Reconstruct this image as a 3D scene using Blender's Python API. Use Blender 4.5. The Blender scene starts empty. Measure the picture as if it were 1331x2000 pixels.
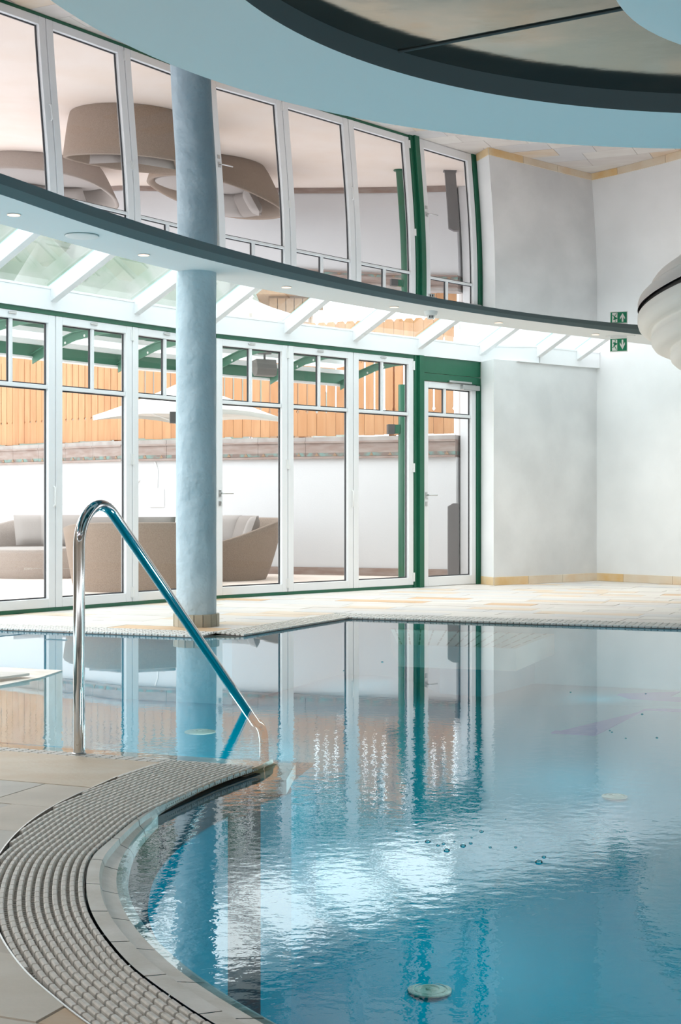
import bpy, bmesh, math, random
from mathutils import Vector, Matrix
random.seed(7)
D_ = bpy.data; C = bpy.context.scene.collection
SC = bpy.context.scene
PI = math.pi
# ------------------------------------------------------------------ camera, light, exposure
F = 2900.0; CZ = 0.91; HY = 990.0; CX = 665.5
cam = D_.cameras.new('camera'); camo = D_.objects.new('camera', cam); C.objects.link(camo)
camo.location = (0, 0, CZ); camo.rotation_euler = (PI / 2, 0, 0)
cam.sensor_fit = 'HORIZONTAL'; cam.sensor_width = 36.0; cam.lens = F / 1331 * 36
cam.shift_y = (HY - 1000) / 1331
cam.clip_start = 0.05; cam.clip_end = 500
SC.camera = camo
w = D_.worlds.new('overcast_sky'); SC.world = w; w.use_nodes = True
bg = w.node_tree.nodes['Background']; bg.inputs[0].default_value = (0.93, 0.97, 1.0, 1); bg.inputs[1].default_value = 3.4
SC.view_settings.view_transform = 'Standard'; SC.view_settings.look = 'None'
SC.view_settings.exposure = 0.0; SC.view_settings.gamma = 1.0; SC.view_settings.use_curve_mapping = False
SC.cycles.use_denoising = True
SC.cycles.max_bounces = 12; SC.cycles.transparent_max_bounces = 24; SC.cycles.glossy_bounces = 6
SC.cycles.diffuse_bounces = 6; SC.cycles.sample_clamp_indirect = 6

LAMP_W = 72.0; POOL_W = 54.0
# ------------------------------------------------------------------ helpers
def P(x, y, z=0.0):
    "plan point where the sight line through a pixel meets height z"
    d = (CZ - z) * F / (y - HY)
    return Vector(((x - CX) * d / F, d, z))
def PD(x, y, d):
    return Vector(((x - CX) * d / F, d, CZ + (HY - y) * d / F))
def R2(a): return math.radians(a)

def mat(name, col, rough=0.6, metal=0.0, var=None, scale=4.0, bump=0.0, bscale=40.0, spec=None, stretch=None, emit=None, detail=4.0, vmin=.35, vmax=.65):
    m = D_.materials.new(name); m.use_nodes = True
    nt = m.node_tree; b = nt.nodes['Principled BSDF']
    b.inputs['Base Color'].default_value = (*col, 1); b.inputs['Roughness'].default_value = rough; b.inputs['Metallic'].default_value = metal
    if spec is not None: b.inputs['Specular IOR Level'].default_value = spec
    tc = nt.nodes.new('ShaderNodeTexCoord'); mp = nt.nodes.new('ShaderNodeMapping')
    nt.links.new(tc.outputs['Object'], mp.inputs['Vector'])
    if stretch: mp.inputs['Scale'].default_value = stretch
    if var is not None:
        n = nt.nodes.new('ShaderNodeTexNoise'); n.inputs['Scale'].default_value = scale; n.inputs['Detail'].default_value = detail
        nt.links.new(mp.outputs[0], n.inputs['Vector'])
        r = nt.nodes.new('ShaderNodeValToRGB'); r.color_ramp.elements[0].position = vmin; r.color_ramp.elements[1].position = vmax
        r.color_ramp.elements[0].color = (*col, 1); r.color_ramp.elements[1].color = (*var, 1)
        nt.links.new(n.outputs['Fac'], r.inputs['Fac']); nt.links.new(r.outputs[0], b.inputs['Base Color'])
    if bump:
        n2 = nt.nodes.new('ShaderNodeTexNoise'); n2.inputs['Scale'].default_value = bscale; n2.inputs['Detail'].default_value = 3
        nt.links.new(mp.outputs[0], n2.inputs['Vector'])
        bp = nt.nodes.new('ShaderNodeBump'); bp.inputs['Strength'].default_value = bump; bp.inputs['Distance'].default_value = 0.01
        nt.links.new(n2.outputs['Fac'], bp.inputs['Height']); nt.links.new(bp.outputs[0], b.inputs['Normal'])
    if emit:
        b.inputs['Emission Color'].default_value = (*emit[0], 1); b.inputs['Emission Strength'].default_value = emit[1]
    return m

def glassmat(name, tint, ior, rough=0.0, gl=(1, 1, 1), bumpfn=None):
    "thin sheet: what is behind shows through tinted, the surface mirrors by Fresnel"
    m = D_.materials.new(name); m.use_nodes = True; nt = m.node_tree; nt.nodes.clear()
    o = nt.nodes.new('ShaderNodeOutputMaterial'); mx = nt.nodes.new('ShaderNodeMixShader')
    t = nt.nodes.new('ShaderNodeBsdfTransparent'); g = nt.nodes.new('ShaderNodeBsdfGlossy'); fr = nt.nodes.new('ShaderNodeFresnel')
    t.inputs[0].default_value = (*tint, 1); g.inputs['Color'].default_value = (*gl, 1); g.inputs['Roughness'].default_value = rough
    fr.inputs['IOR'].default_value = ior
    nt.links.new(fr.outputs[0], mx.inputs[0]); nt.links.new(t.outputs[0], mx.inputs[1]); nt.links.new(g.outputs[0], mx.inputs[2])
    nt.links.new(mx.outputs[0], o.inputs[0])
    if bumpfn: bumpfn(nt, fr, g)
    return m

def water_bump(nt, fr, g):
    N = nt.nodes; L = nt.links
    tc = N.new('ShaderNodeTexCoord')
    def noise(scale, detail, stretch):
        mp = N.new('ShaderNodeMapping'); mp.inputs['Scale'].default_value = stretch; L.new(tc.outputs['Object'], mp.inputs[0])
        n = N.new('ShaderNodeTexNoise'); n.inputs['Scale'].default_value = scale; n.inputs['Detail'].default_value = detail
        L.new(mp.outputs[0], n.inputs['Vector']); return n.outputs['Fac']
    a = noise(22, 3, (1, 1.0, 1)); b = noise(3.0, 2, (1, 1, 1))
    # the whirlpool jets stir the water around one spot, it calms down away from it
    d = N.new('ShaderNodeVectorMath'); d.operation = 'DISTANCE'; L.new(tc.outputs['Object'], d.inputs[0]); d.inputs[1].default_value = (0.0, 4.3, -0.03)
    mr = N.new('ShaderNodeMapRange'); mr.inputs['From Min'].default_value = 1.2; mr.inputs['From Max'].default_value = 3.2
    mr.inputs['To Min'].default_value = 0.28; mr.inputs['To Max'].default_value = 0.012
    L.new(d.outputs['Value'], mr.inputs['Value'])
    b1 = N.new('ShaderNodeBump'); b1.inputs['Distance'].default_value = 0.0022
    L.new(mr.outputs[0], b1.inputs['Strength']); L.new(a, b1.inputs['Height'])
    b2 = N.new('ShaderNodeBump'); b2.inputs['Distance'].default_value = 0.002; b2.inputs['Strength'].default_value = 0.06
    L.new(b, b2.inputs['Height']); L.new(b1.outputs[0], b2.inputs['Normal'])
    L.new(b2.outputs[0], fr.inputs['Normal']); L.new(b2.outputs[0], g.inputs['Normal'])

M = {}
M['white_frame'] = mat('white_frame', (.80, .81, .82), .35)
M['frame_dark'] = mat('frame_gasket', (.05, .05, .055), .5)
M['white_beam'] = mat('white_beam', (.80, .81, .82), .5)
M['green'] = mat('green_enamel', (.012, .115, .062), .28, spec=.5)
M['green_soft'] = mat('green_paint_canopy', (.07, .20, .135), .4)
M['soffit'] = mat('matt_white_ceiling_paint', (.80, .82, .82), .9)
M['riser'] = mat('grey_green_riser_paint', (.21, .29, .30), .6)
M['riser_dark'] = mat('dark_riser_paint', (.075, .095, .10), .6)
M['wall'] = mat('trowelled_plaster_shaded', (.60, .61, .61), .8, var=(.70, .71, .71), scale=1.6, bump=.15, bscale=9, detail=8)  # far wall copy of the hall plaster, its weaker light put into the colour
M['wall_lit'] = mat('trowelled_plaster_lit', (.72, .73, .73), .8, var=(.80, .81, .81), scale=1.2, bump=.15, bscale=9, detail=8)  # lit copy of the same plaster for the right wall and pier
M['wall_warm'] = mat('warm_brown_plaster', (.24, .19, .15), .85, var=(.30, .24, .19), scale=1.5)
M['column'] = mat('trowelled_blue_grey_plaster', (.46, .56, .61), .7, var=(.50, .60, .65), scale=5, bump=1.0, bscale=7, detail=8)
M['column'].node_tree.nodes['Bump'].inputs['Distance'].default_value = .03
M['steel'] = mat('polished_steel', (.62, .62, .62), .07, metal=1.0)
M['steel_dull'] = mat('satin_steel', (.6, .6, .6), .3, metal=1.0)
M['grate'] = mat('pale_grate_plastic', (.80, .77, .72), .5, var=(.66, .63, .58), scale=60)
M['grate_white'] = mat('white_grate_plastic', (.72, .71, .68), .5)
M['gutter'] = mat('dark_gutter_channel', (.02, .022, .02), .8)
M['joint'] = mat('grey_tile_grout', (.30, .28, .26), .9)
M['ledge'] = mat('wet_sandstone_kerb', (.60, .56, .49), .35, var=(.74, .71, .66), scale=9, detail=9, bump=.2, bscale=60)
M['ledge_ochre'] = mat('wet_ochre_sandstone', (.62, .38, .20), .35, var=(.68, .52, .36), scale=6, detail=8)
M['band'] = mat('dark_waterline_tile', (.03, .045, .06), .9, var=(.06, .08, .10), scale=8, spec=.1)
M['pool'] = mat('turquoise_pool_lining', (.0, .34, .46), .9, spec=.0)
M['pool_pale'] = mat('pale_aqua_pool_lining', (.12, .52, .62), .9, spec=.0)
M['pool_line'] = mat('blue_lane_tile', (.0, .11, .42), .9, spec=0.0)
M['bench'] = mat('grey_underwater_bench', (.42, .55, .55), .6)
M['bench_slot'] = mat('bench_slot_shadow_gap', (.05, .09, .09), .8)
stone_cols = [((.62, .56, .48), (.53, .48, .41)), ((.68, .60, .49), (.62, .50, .37)), ((.57, .55, .50), (.49, .47, .43)), ((.65, .51, .37), (.61, .41, .24)), ((.71, .66, .58), (.63, .57, .48))]
M['stone'] = [mat('sandstone_tile_%d' % i, a, .55, var=b, scale=3.0, detail=9, bump=.15, bscale=50, stretch=(1, 2, 1)) for i, (a, b) in enumerate(stone_cols)]
pale = [((.62, .58, .54), (.56, .52, .48)), ((.64, .56, .47), (.60, .47, .34)), ((.58, .57, .56), (.54, .53, .52)), ((.60, .42, .27), (.58, .38, .21)), ((.66, .63, .59), (.60, .57, .52))]
M['stone_far'] = [mat('pale_sandstone_tile_%d' % i, a, .5, var=b, scale=2.5, detail=9, stretch=(1, 2, 1)) for i, (a, b) in enumerate(pale)]
M['skirt'] = [mat('ochre_skirting_%d' % i, a, .5, var=b, scale=4, detail=8) for i, (a, b) in enumerate([((.72, .58, .38), (.68, .45, .20)), ((.70, .62, .50), (.66, .54, .40)), ((.72, .64, .52), (.70, .52, .33))])]
M['colskirt'] = mat('column_skirting_stone', (.46, .42, .33), .5, var=(.36, .33, .25), scale=7, detail=8)
M['terrace'] = mat('pink_beige_terrace_slab', (.80, .67, .58), .7, var=(.82, .71, .64), scale=2)
M['render_white'] = mat('white_render', (.60, .60, .61), .9, bump=.1, bscale=60)
M['copper'] = mat('weathered_copper', (0.245, 0.170, 0.143), .5, var=(0.313, 0.252, 0.224), scale=5, stretch=(1, 1, 4), detail=8)
M['patina'] = mat('green_copper_patina', (0.163, 0.245, 0.218), .6, var=(0.184, 0.129, 0.109), scale=9, detail=8, vmin=.42, vmax=.56)
M['copper_top'] = mat('grey_copper_capping', (0.299, 0.258, 0.238), .55, var=(0.367, 0.333, 0.313), scale=6)
woods = [((0.470, 0.240, 0.108), (0.410, 0.185, 0.076)), ((0.505, 0.272, 0.130), (0.450, 0.215, 0.095)), ((0.445, 0.212, 0.088), (0.480, 0.250, 0.116))]
M['wood'] = [mat('larch_board_%d' % i, a, .6, var=b, scale=2.2, detail=9, stretch=(7, 7, .8)) for i, (a, b) in enumerate(woods)]
M['canvas'] = mat('off_white_canvas', (.82, .80, .76), .9)
M['wicker'] = mat('woven_taupe_fibre', (0.245, 0.184, 0.143), .8, var=(0.299, 0.231, 0.184), scale=90, bump=.5, bscale=160)
M['wicker_pale'] = mat('woven_pale_taupe_fibre', (0.306, 0.258, 0.231), .8, var=(0.354, 0.306, 0.272), scale=90, bump=.5, bscale=160)
M['cushion'] = mat('greige_cushion_cloth', (0.340, 0.306, 0.286), .9, bump=.2, bscale=120)
M['cushion_dark'] = mat('taupe_cushion_cloth', (0.272, 0.238, 0.218), .9, bump=.2, bscale=120)
M['grey_box'] = mat('warm_grey_plastic', (0.190, 0.177, 0.170), .5)
M['dark_box'] = mat('charcoal_metal', (.07, .07, .07), .5)
M['bollard'] = mat('anthracite_bollard', (.14, .13, .13), .45)
M['plastic_white'] = mat('white_plastic', (.80, .80, .79), .4)
M['sign_green'] = mat('sign_green', (.0, .22, .10), .4)
M['sign_white'] = mat('sign_white', (.85, .85, .82), .4)
M['lamp_on'] = mat('warm_downlight', (1, .8, .6), .5, emit=((1.0, .62, .38), 1.6))
M['hill'] = mat('wooded_hillside', (0.150, 0.184, 0.136), .9, var=(0.258, 0.252, 0.231), scale=.35, detail=10)
M['roofboard'] = mat('brown_house_timber', (0.286, 0.184, 0.116), .8)
M['pendant'] = mat('white_plaster_lamp', (.80, .78, .74), .7)
M['pendant_gap_shade'] = mat('black_shadow_gap', (.02, .02, .02), .6)
M['hole'] = mat('hole_daylight_disc', (.75, .77, .76), .4)
M['glass'] = glassmat('clear_window_glass', (.95, .975, .97), 1.4)
M['roof_glass'] = glassmat('tinted_roof_glass', (.88, .95, .94), 1.45)
M['canopy_glass'] = glassmat('canopy_glass', (.86, .93, .91), 1.45)
M['glass_edge'] = mat('glass_edge_green', (.35, .55, .52), .2)
M['water'] = glassmat('clear_pool_water', (.72, .97, .99), 1.43, bumpfn=water_bump)
# gloss stretch foil: a slightly tinted mirror
def foil(name, col, rough=0.0):
    m = D_.materials.new(name); m.use_nodes = True; b = m.node_tree.nodes['Principled BSDF']
    b.inputs['Base Color'].default_value = (*col, 1); b.inputs['Metallic'].default_value = 1; b.inputs['Roughness'].default_value = rough
    return m
M['foil'] = foil('gloss_stretch_ceiling', (.47, .43, .45))
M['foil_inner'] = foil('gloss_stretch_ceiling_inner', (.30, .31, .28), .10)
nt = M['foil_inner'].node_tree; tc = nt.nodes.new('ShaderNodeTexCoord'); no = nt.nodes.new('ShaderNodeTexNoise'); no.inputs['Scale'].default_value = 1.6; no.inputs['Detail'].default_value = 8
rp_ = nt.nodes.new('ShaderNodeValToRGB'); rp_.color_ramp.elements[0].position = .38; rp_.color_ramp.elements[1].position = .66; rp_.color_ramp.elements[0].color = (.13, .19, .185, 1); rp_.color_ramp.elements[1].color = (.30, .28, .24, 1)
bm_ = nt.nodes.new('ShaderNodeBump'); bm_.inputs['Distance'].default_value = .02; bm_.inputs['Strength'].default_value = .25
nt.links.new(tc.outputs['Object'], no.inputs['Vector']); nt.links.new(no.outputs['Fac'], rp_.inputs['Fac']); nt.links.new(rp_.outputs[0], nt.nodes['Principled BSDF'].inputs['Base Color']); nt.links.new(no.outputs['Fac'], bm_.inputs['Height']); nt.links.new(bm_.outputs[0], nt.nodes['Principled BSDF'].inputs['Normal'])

class MB:
    def __init__(s): s.v = []; s.f = []; s.mi = []
    def add(s, vs, fs, mi=0):
        n = len(s.v); s.v += [tuple(a) for a in vs]
        for f in fs: s.f.append(tuple(n + i for i in f)); s.mi.append(mi)
        return s
    def box(s, o, X, Y, Z, mi=0):
        "o corner; X,Y,Z edge vectors"
        o = Vector(o); X = Vector(X); Y = Vector(Y); Z = Vector(Z)
        if X.cross(Y).dot(Z) < 0: X, Y = Y, X
        vs = [o, o + X, o + X + Y, o + Y]; vs += [a + Z for a in vs]
        return s.add(vs, [(3, 2, 1, 0), (4, 5, 6, 7), (0, 1, 5, 4), (1, 2, 6, 5), (2, 3, 7, 6), (3, 0, 4, 7)], mi)
    def cbox(s, c, sx, sy, sz, rz=0, mi=0):
        X = Vector((math.cos(rz), math.sin(rz), 0)) * sx; Y = Vector((-math.sin(rz), math.cos(rz), 0)) * sy; Z = Vector((0, 0, sz))
        return s.box(Vector(c) - X / 2 - Y / 2 - Z / 2, X, Y, Z, mi)
    def prism(s, poly, z0, z1, mi=0, side=None):
        n = len(poly)
        ar = sum(poly[i][0] * poly[(i + 1) % n][1] - poly[(i + 1) % n][0] * poly[i][1] for i in range(n))
        if ar < 0: poly = poly[::-1]
        vs = [(p[0], p[1], z0) for p in poly] + [(p[0], p[1], z1) for p in poly]
        s.add(vs, [tuple(range(n - 1, -1, -1)), tuple(range(n, 2 * n))], mi)
        s.add(vs, [(i, (i + 1) % n, n + (i + 1) % n, n + i) for i in range(n)], mi if side is None else side)
        return s
    def extrude_poly(s, pts, off, mi=0):
        "planar polygon of 3D points extruded by vector off"
        n = len(pts); off = Vector(off); pts = [Vector(p) for p in pts]
        s.add(pts + [p + off for p in pts], [tuple(range(n - 1, -1, -1)), tuple(range(n, 2 * n))] + [(i, (i + 1) % n, n + (i + 1) % n, n + i) for i in range(n)], mi)
        return s
    def tube(s, pts, r, seg=12, mi=0, cap=True, radii=None):
        pts = [Vector(p) for p in pts]; up = Vector((0, 0, 1)); base = len(s.v); rings = []
        t0 = (pts[1] - pts[0]).normalized()
        nrm = t0.orthogonal().normalized()
        vs = []
        for i, p in enumerate(pts):
            t = (pts[min(i + 1, len(pts) - 1)] - pts[max(i - 1, 0)]).normalized()
            nrm = (nrm - t * nrm.dot(t)).normalized(); bn = t.cross(nrm)
            rr = radii[i] if radii else r
            for k in range(seg):
                a = 2 * PI * k / seg; vs.append(p + (nrm * math.cos(a) + bn * math.sin(a)) * rr)
        fs = []
        for i in range(len(pts) - 1):
            for k in range(seg):
                k2 = (k + 1) % seg; fs.append((i * seg + k, i * seg + k2, (i + 1) * seg + k2, (i + 1) * seg + k))
        if cap: fs += [tuple(range(seg - 1, -1, -1)), tuple(range((len(pts) - 1) * seg, len(pts) * seg))]
        return s.add(vs, fs, mi)
    def lathe(s, prof, c=(0, 0, 0), seg=32, mi=0, sx=1, sy=1, rz=0):
        vs = []; c = Vector(c)
        for r, z in prof:
            for k in range(seg):
                a = 2 * PI * k / seg; x = r * math.cos(a) * sx; y = r * math.sin(a) * sy
                vs.append((c.x + x * math.cos(rz) - y * math.sin(rz), c.y + x * math.sin(rz) + y * math.cos(rz), c.z + z))
        fs = []
        for i in range(len(prof) - 1):
            for k in range(seg):
                k2 = (k + 1) % seg; fs.append((i * seg + k, i * seg + k2, (i + 1) * seg + k2, (i + 1) * seg + k))
        fs += [tuple(range(seg - 1, -1, -1)), tuple(range((len(prof) - 1) * seg, len(prof) * seg))]
        return s.add(vs, fs, mi)
    def grid(s, rows, mi=0, closed=False):
        n = len(rows[0]); vs = [p for r in rows for p in r]; fs = []
        for i in range(len(rows) - 1):
            for k in range(n if closed else n - 1):
                k2 = (k + 1) % n; fs.append((i * n + k, i * n + k2, (i + 1) * n + k2, (i + 1) * n + k))
        return s.add(vs, fs, mi)
    def build(s, name, m, parent=None, smooth=False, bevel=0, loc=None):
        me = D_.meshes.new(name)
        vs = s.v
        if loc is not None: vs = [(a[0] - loc[0], a[1] - loc[1], a[2] - loc[2]) for a in vs]
        me.from_pydata(vs, [], s.f); me.update()
        ms = m if isinstance(m, (list, tuple)) else [m]
        for q in ms: me.materials.append(q)
        if len(ms) > 1:
            for p, i in zip(me.polygons, s.mi): p.material_index = i
        if smooth:
            me.polygons.foreach_set('use_smooth', [True] * len(me.polygons))
            if smooth != 'all': me.set_sharp_from_angle(angle=R2(40))
        o = D_.objects.new(name, me); C.objects.link(o)
        if loc is not None: o.location = loc
        if parent is not None: put(o, parent)
        if bevel:
            bv = o.modifiers.new('bevel', 'BEVEL'); bv.width = bevel; bv.segments = 1; bv.limit_method = 'ANGLE'
        return o

def put(o, parent):
    o.parent = parent
    o.matrix_parent_inverse = world_of(parent).inverted()
def world_of(o):
    m = Matrix.LocRotScale(o.location, o.rotation_euler, o.scale)
    return m if o.parent is None else world_of(o.parent) @ o.matrix_parent_inverse @ m
def tag(o, label=None, cat=None, group=None, kind=None):
    if label: o['label'] = label
    if cat: o['category'] = cat
    if group: o['group'] = group
    if kind: o['kind'] = kind
    return o
def thing(name, label, cat, loc=(0, 0, 0), group=None, kind=None):
    o = D_.objects.new(name, None); C.objects.link(o); o.location = loc; o.empty_display_size = .1
    return tag(o, label, cat, group, kind)

def catmull(pts, n=8):
    out = []
    for i in range(len(pts) - 1):
        p0 = Vector(pts[max(i - 1, 0)]); p1 = Vector(pts[i]); p2 = Vector(pts[i + 1]); p3 = Vector(pts[min(i + 2, len(pts) - 1)])
        # centripetal parametrisation keeps uneven spacing smooth
        def tj(ti, a, b): return ti + max((b - a).length, 1e-4) ** .5
        t0 = 0; t1 = tj(t0, p0, p1) if i > 0 else .5; t2 = tj(t1, p1, p2); t3 = tj(t2, p2, p3) if i < len(pts) - 2 else t2 + .5
        for k in range(n):
            t = t1 + (t2 - t1) * k / n
            if i == 0: A1 = p1 * 2 - (p2 * 1); A1 = p1 + (p1 - p2) * ((t1 - t) / (t2 - t1)) if False else p1 + (p2 - p1) * ((t - t1) / (t2 - t1))
            else: A1 = p0 * ((t1 - t) / (t1 - t0)) + p1 * ((t - t0) / (t1 - t0))
            A2 = p1 * ((t2 - t) / (t2 - t1)) + p2 * ((t - t1) / (t2 - t1))
            if i == len(pts) - 2: A3 = A2
            else: A3 = p2 * ((t3 - t) / (t3 - t2)) + p3 * ((t - t2) / (t3 - t2))
            if i == 0: B1 = A2
            else: B1 = A1 * ((t2 - t) / (t2 - t0)) + A2 * ((t - t0) / (t2 - t0))
            if i == len(pts) - 2: B2 = A2
            else: B2 = A2 * ((t3 - t) / (t3 - t1)) + A3 * ((t - t1) / (t3 - t1))
            out.append(B1 * ((t2 - t) / (t2 - t1)) + B2 * ((t - t1) / (t2 - t1)))
    out.append(Vector(pts[-1])); return out
def resample(pts, step):
    L = [0]
    for a, b in zip(pts, pts[1:]): L.append(L[-1] + (b - a).length)
    n = max(2, int(round(L[-1] / step))); out = []; j = 0
    for i in range(n + 1):
        t = L[-1] * i / n
        while j < len(L) - 2 and L[j + 1] < t: j += 1
        k = (t - L[j]) / max(L[j + 1] - L[j], 1e-9); out.append(pts[j].lerp(pts[j + 1], min(k, 1)))
    return out
def smooth_line(pts, it):
    for _ in range(it): pts = [pts[0]] + [(a + b * 2 + c) / 4 for a, b, c in zip(pts, pts[1:], pts[2:])] + [pts[-1]]
    return pts
def normals(pts):
    out = []
    for i in range(len(pts)):
        t = pts[min(i + 1, len(pts) - 1)] - pts[max(i - 1, 0)]; t = Vector((t.x, t.y, 0)).normalized(); out.append(Vector((-t.y, t.x, 0)))
    return out

# ------------------------------------------------------------------ plan of the building
U1 = Vector((math.cos(R2(54.4)), math.sin(R2(54.4)), 0)); U2 = Vector((math.cos(R2(44.8)), math.sin(R2(44.8)), 0))
UW = Vector((math.cos(R2(39.5)), math.sin(R2(39.5)), 0))
N1 = Vector((U1.y, -U1.x, 0)); N2 = Vector((U2.y, -U2.x, 0)); NW = Vector((UW.y, -UW.x, 0))      # pointing into the hall
Q1 = Vector((-2.491, 12.98, 0)); LW = .965
Q2 = Vector((-1.228, 14.68, 0))
leafs = [(Q1 + U1 * LW * i, U1, N1) for i in (-2, -1, 0, 1)] + [(Q2 + U2 * LW * i, U2, N2) for i in (0, 1, 2)]
ZB, ZT = .033, 2.58
H = 2.70; MZ = 2.752; EAVE = 2.62; BEAM = 2.80; SL = .474

# soffit curves traced on the ceiling plane
Apx = [(0, 378.8), (160, 435.0), (333, 488.2), (458, 520.1), (558, 543.3), (666, 566), (780, 587.8), (890, 606), (999, 622), (1123.7, 637.8), (1198.6, 647.1), (1283.4, 657.1)]
Bpx = [(0, 437.6), (45, 449.6), (125, 471.5), (200, 493.0), (333, 526.6), (423, 547.3), (500.6, 563), (666, 592), (768.6, 609.3), (891, 627), (999, 641), (1099, 652.8), (1198.6, 665), (1305.8, 677.5)]
Apl = [P(x, y, H) for x, y in Apx]; Bpl = [P(x, y, H) for x, y in Bpx]
def ext(pl, left, right): return [Vector((*p, H)) for p in left] + pl + [Vector((*p, H)) for p in right]
Aline = ext(Apl, [(-2.2, -1.6), (-3.3, 1.5), (-3.25, 4.5), (-2.75, 6.7)], [(4.5, 16.1), (6.2, 16.4), (8.3, 15.4), (10.3, 12.6), (11.0, 8.5), (10.2, 3.5), (7.6, -.6), (3.5, -2.9), (-.2, -2.9), (-2.2, -1.6)])
Aline = smooth_line(resample(catmull(Aline, 10), .12), 12)
Bline = ext(Bpl, [(-3.0, -3.0), (-4.3, 1.5), (-4.0, 4.5), (-3.15, 7.2)], [(4.3, 17.1), (6.2, 17.7), (9.0, 16.7), (11.4, 13.2), (12.2, 8.5), (11.3, 2.8), (8.2, -1.8), (3.5, -4.2), (-.6, -4.1), (-3.0, -3.0)])
Bline = smooth_line(resample(catmull(Bline, 10), .12), 12)
HC = [0.00303, 0.00249, 0.01137, -0.00281, 0.00828, -0.00366, -0.00098, -7e-05]
def hfoil(x, y):
    y = y - 9; h = sum(a * b for a, b in zip(HC, [1, x, y, x * x, x * y, y * y, x * x * y, x * y * y]))
    return -.09 * math.tanh(h / .09)
RC = Vector((1.88, 4.45, 0)); RZ = 2.62; K = (RZ - CZ) / 1.79
RC = Vector((1.865, 4.42, 0)) * K
def fitR(pts): 
    v = [(P(x, y, RZ) - Vector((RC.x, RC.y, RZ))).length for x, y in pts]; return sum(v) / len(v)
Cpx = [(97.6, 0), (180, 53.8), (333, 127.5), (410.6, 157), (545.7, 193), (666, 224), (832.4, 252.7), (999, 272.5), (1165, 285.6), (1248, 288.8), (1331, 290.6)]
Dpx = [(476.9, 0), (513, 24.5), (666, 103.8), (778.6, 142.6), (999, 188.5), (1165, 210), (1331, 220.3)]
R_C = fitR(Cpx); R_D = fitR(Dpx)
print('ring radii', R_C, R_D, [round((P(x, y, RZ) - Vector((RC.x, RC.y, RZ))).length, 3) for x, y in Cpx], [round((P(x, y, RZ) - Vector((RC.x, RC.y, RZ))).length, 3) for x, y in Dpx])

# ------------------------------------------------------------------ ceiling
ceil = thing('ceiling', None, None, kind='structure')
def ring_between(a, b, z, m, name, parent, flip=False, up=None):
    n = 260
    A = resample(a, sum((q - p).length for p, q in zip(a, a[1:])) / n)[:n + 1]; B = resample(b, sum((q - p).length for p, q in zip(b, b[1:])) / n)[:n + 1]
    k = min(len(A), len(B))
    mb = MB(); lo = [[(p.x, p.y, z) for p in A[:k]], [(p.x, p.y, z) for p in B[:k]]]
    if up:
        lo = [[(p.x, p.y, up) for p in B[:k]]] + [lo[0][:]] [:0] + [lo[1], lo[0], [(p.x, p.y, up) for p in A[:k]]]
    mb.grid(lo); return mb.build(name, m, parent)
ring_between(Aline, Bline, H, M['soffit'], 'soffit_ring', ceil)
# riser lip along the inner edge
mb = MB(); mb.grid([[(p.x, p.y, H) for p in Aline], [(p.x, p.y, MZ + .03) for p in Aline]]); mb.build('lip', M['riser'], ceil, smooth='all')
nb = normals(Bline)
mb = MB(); mb.grid([[(p.x, p.y, H) for p in Bline], [(p.x, p.y, 3.72) for p in Bline]]); mb.build('fascia', M['soffit'], ceil, smooth='all')
# roof deck above the hall closing the top
ctr = Vector((3.8, 7, 0)); mb = MB()
mb.add([(p.x, p.y, 3.72) for p in Bline[:-1]] + [(ctr.x, ctr.y, 3.72)], [(i, (i + 1) % (len(Bline) - 1), len(Bline) - 1) for i in range(len(Bline) - 1)]); mb.build('roof_deck', M['soffit'], ceil)
# stretched gloss foil
def edge_at(th):
    d = Vector((math.cos(th), math.sin(th), 0)); best = 0
    for a, b in zip(Aline, Aline[1:]):
        e = b - a; den = d.x * -e.y + d.y * e.x
        if abs(den) < 1e-9: continue
        rx, ry = a.x - RC.x, a.y - RC.y
        t = (rx * -e.y + ry * e.x) / den; s = (d.x * ry - d.y * rx) / den
        if t > 0 and -1e-6 <= s <= 1 + 1e-6: best = max(best, t)
    return best
NT = 288; rows = []
ths = [2 * PI * i / NT for i in range(NT)]; Rr = [edge_at(t) for t in ths]
for j in range(37):
    u = j / 36; row = []
    for t, r in zip(ths, Rr):
        rr = (R_C - .08) * (1 - u) + (r + .01) * u; x = RC.x + rr * math.cos(t); y = RC.y + rr * math.sin(t)
        row.append((x, y, MZ + hfoil(x, y)))
    rows.append(row)
MB().grid(rows, closed=True).build('stretch_foil', M['foil'], ceil, smooth='all')
# inner ring
def annulus(r0, r1, z, name, m, parent, seg=180):
    mb = MB(); mb.grid([[(RC.x + r * math.cos(2 * PI * k / seg), RC.y + r * math.sin(2 * PI * k / seg), z) for k in range(seg)] for r in (r1, r0)], closed=True); return mb.build(name, m, parent)
def drum(r, z0, z1, name, m, parent, seg=180):
    mb = MB(); mb.grid([[(RC.x + r * math.cos(2 * PI * k / seg), RC.y + r * math.sin(2 * PI * k / seg), z) for k in range(seg)] for z in (z0, z1)], closed=True); return mb.build(name, m, parent, smooth='all')
M2 = CZ + 1.878 * K
ring = thing('trim_1', None, None, kind='structure')
annulus(R_D, R_C, RZ, 'ring_soffit', M['soffit'], ring); drum(R_C, RZ, 2.95, 'outer_lip', M['soffit'], ring); drum(R_D, RZ, M2 + .02, 'inner_lip', M['riser_dark'], ring)
mb = MB(); seg = 180
mb.add([(RC.x + (R_D + .01) * math.cos(2 * PI * k / seg), RC.y + (R_D + .01) * math.sin(2 * PI * k / seg), M2) for k in range(seg)], [tuple(range(seg - 1, -1, -1))]); mb.build('inner_foil', M['foil_inner'], ring)
a = P(773, 101, M2 - .0) ; b = P(1239, 12, M2); dd = (b - a); 
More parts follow.
